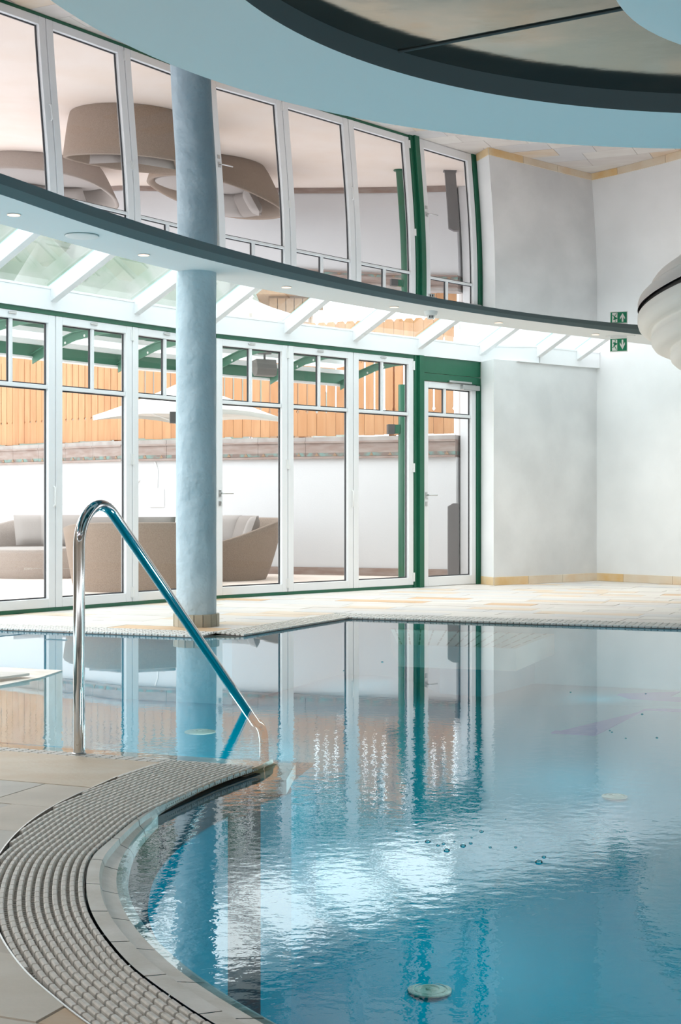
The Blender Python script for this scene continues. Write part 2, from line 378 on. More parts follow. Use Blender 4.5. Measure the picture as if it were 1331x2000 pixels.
mb = MB(); mb.tube([a + Vector((0, 0, -.003)), a + dd * 1.5 + Vector((0, 0, -.003))], .006, 8); mb.build('foil_seam', M['riser_dark'], ring)
disc = thing('ceiling_lamp', 'flat round off-white ceiling disc lamp in the middle of the inner ring', 'lamp', (RC.x, RC.y, 2.457))
MB().lathe([(.93, .03), (.985, 0.0), (.995, .012), (.995, .05), (.9, .06), (.3, .08)], (RC.x, RC.y, 2.457), 96).build('shade', M['soffit'], disc, smooth=True)
MB().lathe([(.3, 0), (.3, M2 - 2.5 - .002)], (RC.x, RC.y, 2.5), 48).build('canopy', M['soffit'], disc, smooth=True)

# stepped pendant on the right
lz = MZ + hfoil(2.72, 13.0) - .012
prof = [(0, 0), (0, -.07), (.012, -.11), (.04, -.14), (.09, -.155), (.15, -.15), (.165, -.17), (.15, -.22), (.155, -.27), (.18, -.31), (.23, -.335), (.31, -.33), (.33, -.345), (.315, -.39), (.325, -.43), (.36, -.465), (.43, -.485), (.52, -.475), (.54, -.50), (.56, -.54), (.61, -.57), (.7, -.585), (1.0, -.59)]
pend = thing('stepped_ceiling_lamp', 'big white stepped oval ceiling lamp at the right edge', 'lamp', (4.07, 12.6, lz))
def oval(prof, zz, name, m):
    rows = []
    for d, z in prof:
        rows.append([(4.07 + (1.4 - d) * math.cos(t) * (1 + (.03 * math.sin(3 * t) if d > .1 else 0)), 12.6 + (3.3 - d * 1.8) * math.sin(t), zz + z) for t in [2 * PI * k / 120 for k in range(120)]])
    mb = MB(); mb.grid(rows, closed=True); mb.add(rows[-1], [tuple(range(120))]); return mb.build(name, m, pend, smooth='all')
oval([(.03, .06), (.03, -.02)], lz, 'mounting_plate', M['pendant_gap_shade'])  # black oval, the shade of the gap under the foil put into its colour
oval([(.0, -.012)] + prof[1:], lz, 'shade', M['pendant'])

# downlights, ceiling speaker, smoke detector, exit sign
def disc_on_ceiling(x, y, r, name, label, cat, group, m_in, z=H):
    p = P(x, y, z); t = thing(name, label, cat, (p.x, p.y, z), group)
    MB().lathe([(r, -.004), (r * .86, -.006), (r * .84, .0)], (p.x, p.y, z), 28).build('trim_ring', M['plastic_white'], t, smooth=True)
    MB().lathe([(r * .84, -.003), (r * .3, -.0035)], (p.x, p.y, z - .004), 28).build('lamp_lens', m_in, t); return t
DL = [(27, 418.5, 'beside the round ceiling speaker, at the left edge'), (281, 497, 'just left of the column'), (560, 560, 'first to the right of the column'), (770.5, 599, 'left of the smoke detector'), (974.5, 629.5, 'right of the smoke detector'), (1164, 652.5, 'beside the exit sign')]
for x, y, s in DL: disc_on_ceiling(x, y, .045, 'downlight', 'small warm recessed ceiling downlight, ' + s, 'light', 'downlights in the white ceiling band', M['lamp_on'])
# added spots evenly spaced round the band to light the hall, apart from the lenses
mid = []
for q in resample(Aline, 1.35)[:-1]:
    j = min(range(len(Aline)), key=lambda i: (Aline[i] - q).length); t_ = (Aline[(j + 1) % len(Aline)] - Aline[j - 1]).normalized(); n_ = Vector((-t_.y, t_.x, 0)); mid.append(q + n_ * .35)
def spot(x, y, z, power, size=2.6, rad=.04, col=(1, .93, .86), name='band_fill_spot'):
    l = D_.lights.new(name, 'SPOT'); l.energy = power; l.spot_size = size; l.spot_blend = 1.0; l.shadow_soft_size = rad; l.color = col
    o = D_.objects.new(name, l); C.objects.link(o); o.location = (x, y, z); return o
for q in mid:
  if (Vector((q.x, q.y, 0)) - Vector((-1.105, 11.36, 0))).length > 1.5: spot(q.x, q.y, H - .03, LAMP_W)
p = P(160, 459.5, H); t = thing('ceiling_speaker', 'round white speaker grille set in the ceiling band, upper left', 'speaker', p)
MB().lathe([(.110, -.002), (.108, -.010), (.10, -.012), (.02, -.014)], p, 40).build('speaker_grille', M['plastic_white'], t, smooth=True)
MB().lathe([(.113, 0.0), (.113, -.004), (.110, -.005)], p, 40).build('rim', M['riser'], t, smooth=True)
p = P(842, 608, H); t = thing('smoke_detector', 'white smoke detector under the ceiling band above the doors', 'detector', p)
MB().lathe([(.062, 0), (.062, -.018), (.055, -.034), (.035, -.040)], p, 28).build('detector_base', M['plastic_white'], t, smooth=True)
mb = MB()
for k in range(8):
    a = 2 * PI * k / 8; mb.cbox(p + Vector((.028 * math.cos(a), .028 * math.sin(a), -.052)), .004, .008, .026, a)
mb.build('cage', M['plastic_white'], t); MB().lathe([(.033, -.064), (.033, -.070), (.02, -.072)], p, 24).build('detector_cap', M['plastic_white'], t, smooth=True)
MB().lathe([(.016, -.04), (.016, -.064)], p, 12).build('sensor', M['frame_dark'], t)

p0 = P(1180, 655, H); sd = (p0.y + .02)
def SP(x, y, d=None): return PD(x, y, d if d else sd)
sgn = thing('exit_sign', 'green emergency exit sign with running figure and down arrow', 'sign', SP(1209, 656))
sc = F / sd  # px per metre there
sw, sh = 30 / sc, 25.5 / sc; ang = R2(-24)
so = SP(1209, 660) ; so.z = 0
ux = Vector((math.cos(ang), math.sin(ang), 0)); un = Vector((ux.y, -ux.x, 0))   # un faces the camera
stop = CZ + (HY - 660.5) / sc
sw = sw / math.cos(ang) * .98
def sg(u, v, off=0):  # u 0..1 left-right, v 0..1 bottom-top
    return Vector((so.x, so.y, stop - sh)) + ux * (u - .5) * sw + Vector((0, 0, v * sh)) + un * off
def spoly(pts, off, th=.0012): 
    mb = MB(); mb.extrude_poly([sg(u, v, off) for u, v in pts], un * th); return mb
mb = MB(); mb.box(sg(-.04, -.05, -.006), ux * sw * 1.08, un * .006, Vector((0, 0, sh * 1.10))); mb.build('sign_plate', M['sign_white'], sgn)
spoly([(.0, .02), (1, .02), (1, .96), (0, .96)], .0002).build('green_panel', M['sign_green'], sgn)
spoly([(.10, .06), (.42, .06), (.42, .90), (.10, .90)], .0016).build('door_symbol', M['sign_white'], sgn)
fig = MB()
def fp(pts): fig.extrude_poly([sg(u, v, .003) for u, v in pts], un * .0008)
fp([(.30 + .04 * math.cos(a * PI / 4), .80 + .055 * math.sin(a * PI / 4)) for a in range(8)])
fp([(.15, .58), (.19, .70), (.27, .70), (.36, .58), (.42, .54), (.43, .58), (.37, .62), (.30, .70), (.26, .50), (.27, .42), (.34, .28), (.40, .10), (.36, .10), (.30, .26), (.22, .40), (.19, .28), (.08, .28), (.08, .33), (.16, .33), (.20, .46), (.22, .62), (.17, .56)])
fig.build('running_figure', M['sign_green'], sgn)
spoly([(.69, .88), (.79, .88), (.79, .46), (.89, .68), (.89, .50), (.74, .12), (.58, .50), (.58, .68), (.69, .46)], .0016).build('arrow', M['sign_white'], sgn)
mb = MB(); mb.box(Vector((so.x, so.y, H - .008)) - ux * .13 - un * .03, ux * .30, un * .06, Vector((0, 0, .0078))); mb.build('mounting_plate', M['plastic_white'], sgn)
mb = MB(); mb.box(Vector((so.x, so.y, stop + sh * .02)) - ux * sw * .5 - un * .004, ux * sw, un * .003, Vector((0, 0, H - .008 - stop - sh * .02))); mb.build('hanger', M['plastic_white'], sgn)

# ------------------------------------------------------------------ walls
def wall_slab(a, b, nrm, z0, z1, th, name, m):
    mb = MB(); mb.box(Vector((a.x, a.y, z0)), b - a, -nrm * th, Vector((0, 0, z1 - z0))); o = mb.build(name, m); tag(o, kind='structure'); return o
PA = Vector((1.662, 17.50, 0)); PB = Vector((1.775, 17.18, 0)); PC = Vector((3.166, 18.33, 0)); PE = PC + Vector((.650, -.760, 0)) * 7.5
NR = Vector((-.76, -.65, 0))
mb = MB(); mb.prism([PA, PB, PC, PC - NW * .3, PA + U2 * .2 - N2 * .25][:], 0, EAVE); o = mb.build('wall_far', [M['wall']]); tag(o, kind='structure')
mb = MB(); q = PA - PB; fn = Vector((q.y, -q.x, 0)).normalized()
if fn.dot(PB) > 0: fn = -fn
mb.box(PB + fn * .002, q, fn * -.002 * .5, Vector((0, 0, EAVE - .001))); o = mb.build('wall_pier', M['wall_lit']); tag(o, kind='structure')
mb = MB(); mb.prism([PC, PE, PE - NR * .3, PC - NR * .3 - Vector((0, 0, 0))], 0, 3.9); o = mb.build('wall_right', M['wall_lit']); tag(o, kind='structure')

for nm, a_, b_ in (('wall_back', (-7, -4.6), (13, -4.6)), ('wall_left', (-7, -4.6), (-5.6, 9.0)), ('wall_side', (13, -4.6), (13, 14.6))):
    a_ = Vector((*a_, 0)); b_ = Vector((*b_, 0)); u_ = (b_ - a_).normalized(); MBw = MB(); MBw.box(a_, b_ - a_, Vector((-u_.y, u_.x, 0)) * (.2 if nm == 'wall_left' else -.2), Vector((0, 0, 3.9))); tag(MBw.build(nm, M['wall_warm']), kind='structure')
def baseboard(a, b, nrm, cuts, name, hgt=.095, th=.012):
    t = thing(name, None, None, kind='structure'); L = (b - a).length; u = (b - a).normalized(); x = 0
    for i, c in enumerate(cuts + [L]):
        mb = MB(); mb.box(a + u * (x + .002), u * (c - x - .004), nrm * th, Vector((0, 0, hgt + random.uniform(-.001, .001)))); mb.build('skirting_tile', M['skirt'][i % 3 if name != 'x' else 0], t, bevel=.002); x = c
baseboard(PB, PC, NW, [.57, 1.17], 'baseboard_far')
baseboard(PC, PE, NR, [.42, 1.15, 1.8, 2.4, 3.0, 3.6, 4.2, 4.8, 5.4, 6.0, 6.6], 'baseboard_right')
baseboard(PB, PA, fn, [], 'baseboard_pier', th=.009)
mb = MB(); mb.box(PC + NW * .03 + Vector((0, 0, EAVE - .004)) - UW * .03, -UW * 1.4 + Vector((0, 0, 0)), -NW * .03, Vector((0, 0, .004))) ; tag(mb.build('trim_2', M['wall_lit']), kind='structure')

# ------------------------------------------------------------------ glass front
def leaf(idx, base, U, N, width, zb, zt, ztr, st=.078, tr=.070, br=.080, gap=.004, handle=None, hinges=True, mull=.48, bolt=True, bright=True):
    d = thing('door_%d' % idx, None, None, kind='structure', loc=(base.x, base.y, zb)); dep = .065
    o = base + U * gap; W = width - 2 * gap; back = -N * dep
    def bx(name, u0, u1, z0, z1, m=M['white_frame'], n0=0.0, n1=None, bev=.003):
        mb = MB(); mb.box(o + U * u0 + N * n0 + Vector((0, 0, z0)), U * (u1 - u0), -N * (dep if n1 is None else n1), Vector((0, 0, z1 - z0))); return mb.build(name, m, d, bevel=bev)
    bx('stile', 0, st, zb, zt); bx('stile', W - st, W, zb, zt)
    trl = bx('top_rail', st, W - st, zt - tr, zt, n0=-.001); bx('bottom_rail', st, W - st, zb, zb + br, n0=-.001)
    mu = st + (W - 2 * st) * mull
    bx('transom_bar', st, W - st, ztr - .017, ztr + .017, n0=-.010, n1=.045)
    bx('glazing_bar', mu - .015, mu + .015, ztr + .017, zt - tr, n0=-.011, n1=.043)
    e = .012
    mb = MB()
    for (u0, u1, z0, z1) in ((st, W - st, zb + br, ztr - .017), (st, mu - .015, ztr + .017, zt - tr), (mu + .015, W - st, ztr + .017, zt - tr)):
        for (a0, a1, b0, b1) in ((u0, u0 + e, z0, z1), (u1 - e, u1, z0, z1), (u0, u1, z0, z0 + e), (u0, u1, z1 - e, z1)):
            mb.box(o + U * a0 - N * .036 + Vector((0, 0, b0)), U * (a1 - a0), -N * .012, Vector((0, 0, b1 - b0)))
        mp = MB(); mp.box(o + U * (u0 + .004) - N * .040 + Vector((0, 0, z0 + .004)), U * (u1 - u0 - .008), -N * .0, Vector((0, 0, 0))) if False else None
        g = MB(); q = o - N * .042; g.add([q + U * u0 + Vector((0, 0, z0)), q + U * u1 + Vector((0, 0, z0)), q + U * u1 + Vector((0, 0, z1)), q + U * u0 + Vector((0, 0, z1))], [(0, 1, 2, 3)]); g.build('pane', M['glass'], d)
    mb.build('gasket', M['frame_dark'], d)
    if bolt:
        mb = MB(); mb.box(o + U * (mu - .045) + N * .0 + Vector((0, 0, zt - .034)), U * .085, N * .014, Vector((0, 0, .020))); mb.build('latch', M['steel_dull'], trl, bevel=.003)
    if hinges:
        for z in hinges:
            mb = MB(); mb.tube([o + U * (W + gap) + N * .006 + Vector((0, 0, z - .05)), o + U * (W + gap) + N * .006 + Vector((0, 0, z + .05))], .010, 8); mb.box(o + U * (W - .02) + Vector((0, 0, z - .05)), U * .045, N * .005, Vector((0, 0, .10))); mb.build('hinge', M['plastic_white'], d)
    if handle == 'lever':
        a = o + U * (st * .5) + Vector((0, 0, 1.045))
        mb = MB(); mb.box(a - U * .016 + Vector((0, 0, -.035)), U * .032, N * .008, Vector((0, 0, .07))); mb.box(a - U * .016 + Vector((0, 0, -.125)), U * .032, N * .008, Vector((0, 0, .05))); esc = mb.build('escutcheon', M['steel_dull'], d, bevel=.002)
        mb = MB(); mb.tube([a + N * .006, a + N * .045, a + N * .055 + U * .01, a + N * .055 + U * .13], .009, 10); mb.build('lever_handle', M['steel_dull'], esc, smooth=True)
    if handle == 'pull':
        a = o + U * (W - .02) + Vector((0, 0, 1.0))
        mb = MB(); mb.tube([a + N * .002 + Vector((0, 0, .09)), a + N * .022 + Vector((0, 0, .07)), a + N * .022 + Vector((0, 0, -.07)), a + N * .002 + Vector((0, 0, -.09))], .009, 8); mb.build('pull_handle', M['plastic_white'], d, smooth=True)
    return d
HG = (.12, 1.35, 2.50)
specs = [(None, HG), ('pull', None), (None, HG), (None, None), ('lever', HG), ('pull', None), (None, HG)]
for i, ((b, U, N), (hd, hg)) in enumerate(zip(leafs, specs)):
    leaf(i + 1, b, U, N, LW, ZB, ZT, 1.952, handle=hd, hinges=hg)
DB = Q2 + U2 * 3.06
dr = leaf(8, DB, U2, N2, .924, .006, 2.34, 1.968, br=.105, handle='lever', hinges=None, bolt=False, mull=.40)
a = DB + U2 * .40 + Vector((0, 0, 2.345)); mb = MB(); mb.box(a + N2 * .02, U2 * .40, N2 * .025, Vector((0, 0, .022))); mb.build('closer_arm', M['steel_dull'], dr, bevel=.003)
a = DB + U2 * .64 + Vector((0, 0, 2.272)); mb = MB(); mb.box(a, U2 * .30, N2 * .05, Vector((0, 0, .058))); mb.build('door_closer', M['steel_dull'], dr, bevel=.006)
# green frame
g = thing('trim_3', None, None, kind='structure')
def gb(o, U, N, L, z0, z1, n0, dp, name='green_frame_bar', m=None):
    mb = MB(); mb.box(o + N * n0 + Vector((0, 0, z0)), U * L, -N * dp, Vector((0, 0, z1 - z0))); return mb.build(name, m or M['green'], g, bevel=.002)
S1 = Q1 - U1 * LW * 2
gb(S1, U1, N1, LW * 4, 0, ZB, -.004, .08, 'sill'); gb(Q2, U2, N2, LW * 3, 0, ZB, -.004, .08, 'sill')
gb(S1, U1, N1, LW * 4, ZT, EAVE, .006, .09, 'head'); gb(Q2, U2, N2, LW * 3, ZT, EAVE, .006, .09, 'head')
E1 = Q1 + U1 * LW * 2
gb(E1, U1, N1, .09, 0, EAVE, .03, .11, 'post'); gb(Q2 - U2 * .085, U2, N2, .055, 0, EAVE, .0, .08, 'post')
PO = Q2 + U2 * (LW * 3)
gb(PO, U2, N2, .055, 0, EAVE, .012, .08, 'post'); gb(PO + U2 * .055, U2, N2, .075, 0, EAVE, .045, .12, 'post'); gb(PO + U2 * .13, U2, N2, .034, 0, 2.345, .012, .08, 'post')
gb(DB + U2 * .926, U2, N2, .072, 0, 2.345, .012, .08, 'post')
gb(PO + U2 * .13, U2, N2, 1.03, 2.345, 2.43, .012, .08, 'head'); gb(PO + U2 * .13, U2, N2, 1.03, 2.434, EAVE, .010, .08, 'header_panel')
gb(DB, U2, N2, .924, -.01, .005, .0, .07, 'threshold', M['steel_dull'])
# white eave beam, rafters, glass roof
J = (E1 + Q2) / 2 + (N1 + N2) * .0
FW1 = PB + UW * .0; 
feet = [(Q1 - U1 * LW * 2, N1), (Q1 - U1 * LW, N1), (Q1 - U1 * .05, N1), (Q1 + U1 * (LW + .03), N1), (J, (N1 + N2).normalized()), (Q2 + U2 * (LW - .04), N2), (Q2 + U2 * (2 * LW), N2), (Q2 + U2 * (2.975), N2), (Q2 + U2 * 4.05, (N2 + NW).normalized()), (Vector((2.354, 17.66, 0)), NW), (Vector((2.886, 18.10, 0)), NW), (PC + NW * .02, NW)]
rf = thing('window_1', None, None, kind='structure')
TR = 2.15
for i, ((a, na), (b, nb_)) in enumerate(zip(feet, feet[1:])):
    u = (b - a).normalized(); n = Vector((u.y, -u.x, 0))
    mb = MB(); mb.box(a + n * .03 + Vector((0, 0, EAVE)), (b - a), -n * .13, Vector((0, 0, BEAM - EAVE))); mb.build('eave_beam', M['white_beam'], rf)
    # small upstand under the glass
    mb = MB(); mb.box(a + n * .035 + Vector((0, 0, BEAM)), (b - a), -n * .03, Vector((0, 0, .02))); mb.build('glazing_bead', M['white_beam'], rf)
    if i == 10: continue
    z0 = BEAM + .045; A0 = a + Vector((0, 0, z0 - .05)) - na * .1; B0 = b + Vector((0, 0, z0 - .05)) - nb_ * .1
    A1 = a + na * TR + Vector((0, 0, z0 + TR * SL)); B1 = b + nb_ * TR + Vector((0, 0, z0 + TR * SL))
    MB().add([A0, B0, B1, A1], [(0, 1, 2, 3)]).build('pane', M['roof_glass'], rf)
for i, (a, na) in enumerate(feet[:-1]):
    u = Vector((-na.y, na.x, 0)); hw = .04; s = Vector((na.x, na.y, SL))
    def rp(t, dz, o): 
        q = a + s * t + u * o + Vector((0, 0, BEAM + dz)); return q
    # white rafter with sloping underside
    mb = MB(); mb.extrude_poly([rp(-.02, .02, -hw), rp(TR, .02, -hw), rp(TR, -.12, -hw), rp(-.02, -.12, -hw)], u * hw * 2); mb.build('rafter', M['white_beam'], rf, bevel=.003)
    mb = MB(); mb.extrude_poly([rp(-.02, .02, -hw * .55), rp(TR, .02, -hw * .55), rp(TR, .042, -hw * .55), rp(-.02, .042, -hw * .55)], u * hw * 1.1); mb.build('glazing_seal', M['glass_edge'], rf)

# ------------------------------------------------------------------ column
cb = P(384, 1222.0, 0); cc = Vector((-1.105, 11.36, 0)); crad = .153
col = thing('column', 'round blue-grey trowelled plaster column between glass doors and pool', 'column', cc)
rows = []
for j in range(90):
    z = .09 + (H - .09) * j / 89
    rows.append([(cc.x + (crad + .0022 * math.sin(7 * t + z * 3) * math.sin(z * 5 + 2 * t)) * math.cos(t), cc.y + (crad + .002 * math.sin(5 * t - z * 6)) * math.sin(t), z) for t in [2 * PI * k / 72 for k in range(72)]])
MB().grid(rows, closed=True).build('shaft', M['column'], col, smooth='all')
NSK = 16
for k in range(NSK):
    a0 = 2 * PI * (k + .04) / NSK; a1 = 2 * PI * (k + .96) / NSK; ro = crad + .024 + random.uniform(-.002, .002); ri = crad - .02
    MB().prism([(cc.x + r * math.cos(a), cc.y + r * math.sin(a)) for r, a in ((ri, a0), (ro, a0), (ro, a1), (ri, a1))], 0, .094 + random.uniform(-.001, .001)).build('skirting_tile', M['colskirt'], col)

# ------------------------------------------------------------------ pool edges in plan
RU = Vector((math.cos(R2(-22.6)), math.sin(R2(-22.6)), 0)); RV = Vector((-RU.y, RU.x, 0))   # tile rows
FL1 = P(421, 1233.5); FL2 = P(655.5, 1197)
FLl = FL1 - RU * 6.0; FLr = FL2 + RU * 9.5
G1px = [(174.6, 2000), (136.8, 1972.5), (105, 1945), (56.8, 1905), (31.6, 1873.6), (10.5, 1844), (-10, 1800), (-20, 1748), (-17, 1705), (0, 1668), (42, 1618.8), (98.9, 1577.8), (151.5, 1551.5), (200, 1530.5), (237.7, 1513.6), (280, 1501), (316, 1488.5)]
G2px = [(406, 1991), (339, 1947), (280, 1905), (250, 1880), (223, 1848), (193.5, 1810), (172.5, 1766), (168, 1720), (170, 1700), (183, 1667), (208, 1647), (242, 1617.8), (280, 1589), (364, 1550.4), (435.7, 1519.9), (509.3, 1494.7)]
L1px = [(605, 2030), (524, 1987), (456.7, 1949), (351.5, 1875.7), (280, 1802), (252, 1745), (250, 1715), (256, 1680), (271, 1646), (322, 1592.5), (370.5, 1565), (425, 1537.8), (546, 1497)]
back = [(5.5, 2.6, 0), (4.2, 1.5, 0), (2.6, 1.15, 0), (1.2, 1.35, 0), (.35, 1.9, 0)]
tip = P(509.3, 1494.7)
G2 = [Vector(p) for p in back] + [P(x, y) for x, y in G2px]
G2 = smooth_line(resample(catmull(G2, 10), .04), 5); G2[-1] = tip
G1 = [P(x, y) for x, y in G1px]
G1s = [Vector(p) for p in [(5.3, 2.9, 0), (4.1, 1.85, 0), (2.6, 1.4, 0), (1.3, 1.5, 0), (.5, 1.75, 0), (-.1, 2.2, 0)]][::1] if False else [Vector((5.3, 2.36, 0)), Vector((4.1, 1.27, 0)), Vector((2.6, .94, 0)), Vector((1.15, 1.14, 0)), Vector((.25, 1.72, 0))] + G1
G1s = smooth_line(resample(catmull(G1s, 10), .04), 5)
off = []   # outer grate line: offset of the inner line, so that the grate keeps its width
GW = .212
nn = normals(G2)
G1o = [p + n * GW for p, n in zip(G2, nn)]
chk = [min((p - q).length for q in G2) for p in G1]; print('grate width traced', [round(c, 3) for c in chk])
side = 1
# north edge of the peninsula
ND = Vector((RU.x, RU.y, 0)); NPr = P(509.3, 1494.7); 
def north(t): return tip - ND * t
cutn = lambda p: (p - tip).dot(RV)           # >0 beyond the north edge
NG = .085                                     # narrow straight grate along the north edge
# ------------------------------------------------------------------ floor (deck slabs and tiles)
fl = thing('floor', None, None, kind='structure')
outer = list(G1s)
outer = [p for p in outer if cutn(p) < -NG]
# peninsula deck polygon for tiling
q = outer[-1]; tt = (tip - q).dot(ND)
corner = q + RV * (-NG - cutn(q))
pen = [p for p in outer] + [corner, tip - ND * 4.2 - RV * NG, Vector((-4.5, -2.5, 0)), Vector((5.5, -2.5, 0))]
slab1 = [p for p in G2] + [tip - ND * 4.2, Vector((-4.6, -2.6, 0)), Vector((5.6, -2.6, 0))]
far_tiles = [FLl, FL1, FL2, FLr, FLr + Vector((3, 8, 0)), PC + Vector((.4, .2, 0)), PC, PB, PA, DB + U2 * .99, Q2, E1, S1, S1 - U1 * 1.2]
WE = .26
def clip_halfplanes(poly, planes):
    for n, d in planes:
        out = []
        for i in range(len(poly)):
            a, b = poly[i], poly[(i + 1) % len(poly)]; da = a.dot(n) - d; db = b.dot(n) - d
            if da <= 0: out.append(a)
            if (da < 0 < db) or (db < 0 < da): out.append(a.lerp(b, da / (da - db)))
        poly = out
        if len(poly) < 3: return []
    return poly
def area(p): return abs(sum(p[i].x * p[(i + 1) % len(p)].y - p[(i + 1) % len(p)].x * p[i].y for i in range(len(p)))) / 2
def tile_region(poly, parent, mats, org, rowh, lens, ztop, view, name='tile', bev=.0025, zb=-.012):
    poly = [Vector((p.x, p.y, 0)) for p in poly]
    us = [(p - org).dot(RU) for p in poly]; vs = [(p - org).dot(RV) for p in poly]; n = 0
    v = math.floor(min(vs) / rowh) * rowh
    while v < max(vs):
        u = min(us) - random.uniform(0, .6)
        while u < max(us):
            l = random.choice(lens); c = org + RU * (u + l / 2) + RV * (v + rowh / 2)
            if view(c):
                j = .0022
                pc = clip_halfplanes(poly, [(RU, org.dot(RU) + u + l - j), (-RU, -(org.dot(RU) + u + j)), (RV, org.dot(RV) + v + rowh - j), (-RV, -(org.dot(RV) + v + j))])
                if len(pc) >= 3 and area(pc) > .004:
                    z = ztop + random.uniform(-.0012, .0012)
                    MB().prism(pc, zb, z).build(name, random.choices(mats, [5, 3, 4, 1.2, 4])[0], parent, loc=(c.x, c.y, 0)); n += 1
            u += l
        v += rowh
    return n
n1 = tile_region(pen, fl, M['stone'], P(0, 1568), .32, (.5, .62, .75), 0, lambda c: c.y > 1.9 and c.x > -2.4 and c.x < .8)
n2 = tile_region(far_tiles, fl, M['stone_far'], FL1, .30, (.45, .6, .75, .9), 0, lambda c: -4.2 < c.x < 6.2 and c.y < 18.6)
print('tiles', n1, n2)
def slab(poly, z1, name, m): MB().prism([(p[0], p[1]) for p in poly], -1.2, z1, 0, 1).build(name, [M['joint'], m], fl)
slab(slab1, -.03, 'deck_slab', M['band'])
wedge = [(P(0, 1311) - RU * 3), P(63, 1314.5), P(0, 1331) + (P(0, 1331) - P(63, 1314.5)) * 8]
farslab = [FLl - RV * WE - RU * 0.5, FL1 - RV * WE + Vector((.24, -.02, 0)) , FL2 - RV * WE + Vector((.25, 0, 0)) * .6, FLr - RV * WE, FLr + Vector((4, 12, 0)), Vector((-12, 26, 0)), Vector((-14, 17, 0))]
slab(farslab, -.0305, 'deck_slab', M['pool_pale'])

# ------------------------------------------------------------------ grates
def bars(path, nrm, wid, nb, name, parent, m, z=0.0, bw=.65, blk=None, h=.018, keep=None, drop=0.0):
    "nb concentric bars of small ridged blocks"
    pitch = wid / nb
    for k in range(nb):
        o = pitch * (k + .5); line = [p + n * o for p, n in zip(path, nrm)]
        line = resample(line, blk); mb = MB(); hw = pitch * bw / 2
        ns = normals(line)
        for i in range(len(line) - 1):
            a, b = line[i], line[i + 1]; na, nbn = ns[i], ns[i + 1]
            if keep and not (keep(a) and keep(b)):
                if mb.v: mb.build(name, m, parent); mb = MB()
                continue
            g = .10; a2 = a.lerp(b, g); b2 = a.lerp(b, 1 - g); zz = z - drop * o / wid
            vs = []
            for (p, nn_) in ((a2, na), (b2, nbn)):
                for (of, dz) in ((-hw, -h), (-hw, -.003), (-hw * .6, 0), (hw * .6, 0), (hw, -.003), (hw, -h)):
                    q = p + nn_ * of; vs.append((q.x, q.y, zz + dz - (.0012 if (p is a2) else 0)))
            mb.add(vs, [(j, j + 1, j + 7, j + 6) for j in range(5)] + [(5, 4, 3, 2, 1, 0), (6, 7, 8, 9, 10, 11)])
        if mb.v: mb.build(name, m, parent)
def rods(path, nrm, wid, step, parent, m, z, r=.0022, keep=None, per=1):
    line = resample(path, step); ns = normals(line); mb = MB()
    sgnv = 1 if nrm[0].dot(normals(path)[0]) > 0 else -1
    for p, n in zip(line, ns):
        q = p + n * sgnv * wid; 
        if keep and not (keep(p) and keep(q)):
            if not keep(p): continue
            # shorten at the cut
            t = 1.0
            while t > 0 and not keep(p + n * sgnv * wid * t): t -= .05
            q = p + n * sgnv * wid * t
        d = (q - p); 
        if d.length < .004: continue
        tx = Vector((-n.y, n.x, 0)) * r
        mb.box(Vector((p.x, p.y, z)) - tx, d, tx * 2, Vector((0, 0, .004)))
    o = mb.build('cross_rods', m, parent); tag(o, kind='stuff'); return o
gr = thing('curved_overflow_grate', 'curved pale plastic overflow grate along the near pool edge', 'grate', (P(100, 1720).x, P(100, 1720).y, 0))
G1n = normals(G1s)
def inside(p):
    i = min(range(len(G1s)), key=lambda i: (G1s[i].x - p.x) ** 2 + (G1s[i].y - p.y) ** 2); return (p - G1s[i]).dot(G1n[i]) < -.004
keepN = lambda p: cutn(p) < -.004
vis = lambda p: keepN(p) and p.x < 1.2
ns2 = [n * side for n in nn]
inner = [p + n * .003 for p, n in zip(G2, ns2)]
def keep10(p): return (cutn(p) < -.010 if (p - tip).dot(ND) > -.42 else cutn(p) < -NG) and p.x < 1.0 and inside(p)
NB = 17; GWW = .0203 * NB
bars(inner, ns2, GWW, NB, 'grate_bar', gr, M['grate'], z=.003, bw=.60, blk=.046, keep=keep10)
rods(inner, ns2, GWW, .0153, gr, M['grate'], -.015, r=.0016, keep=keep10)
mb = MB(); mb.grid([[(p.x, p.y, -.0285) for p in G2 if p.x < 1.6], [(p.x + n.x * .5, p.y + n.y * .5, -.0285) for p, n in zip(G2, ns2) if p.x < 1.6]]); mb.build('channel', M['gutter'], gr)
# thin metal edge beside the tiles
eo = list(G1s); eo = [p for p in eo if cutn(p) < -NG and p.x < 1.6]
eno = normals(eo); mb = MB(); mb.grid([[(p.x, p.y, -.02) for p in eo], [(p.x, p.y, .002) for p in eo], [(p.x + n.x * side * .004, p.y + n.y * side * .004, .002) for p, n in zip(eo, eno)], [(p.x + n.x * side * .004, p.y + n.y * side * .004, -.02) for p, n in zip(eo, eno)]]); mb.build('edge_strip', M['steel_dull'], gr)

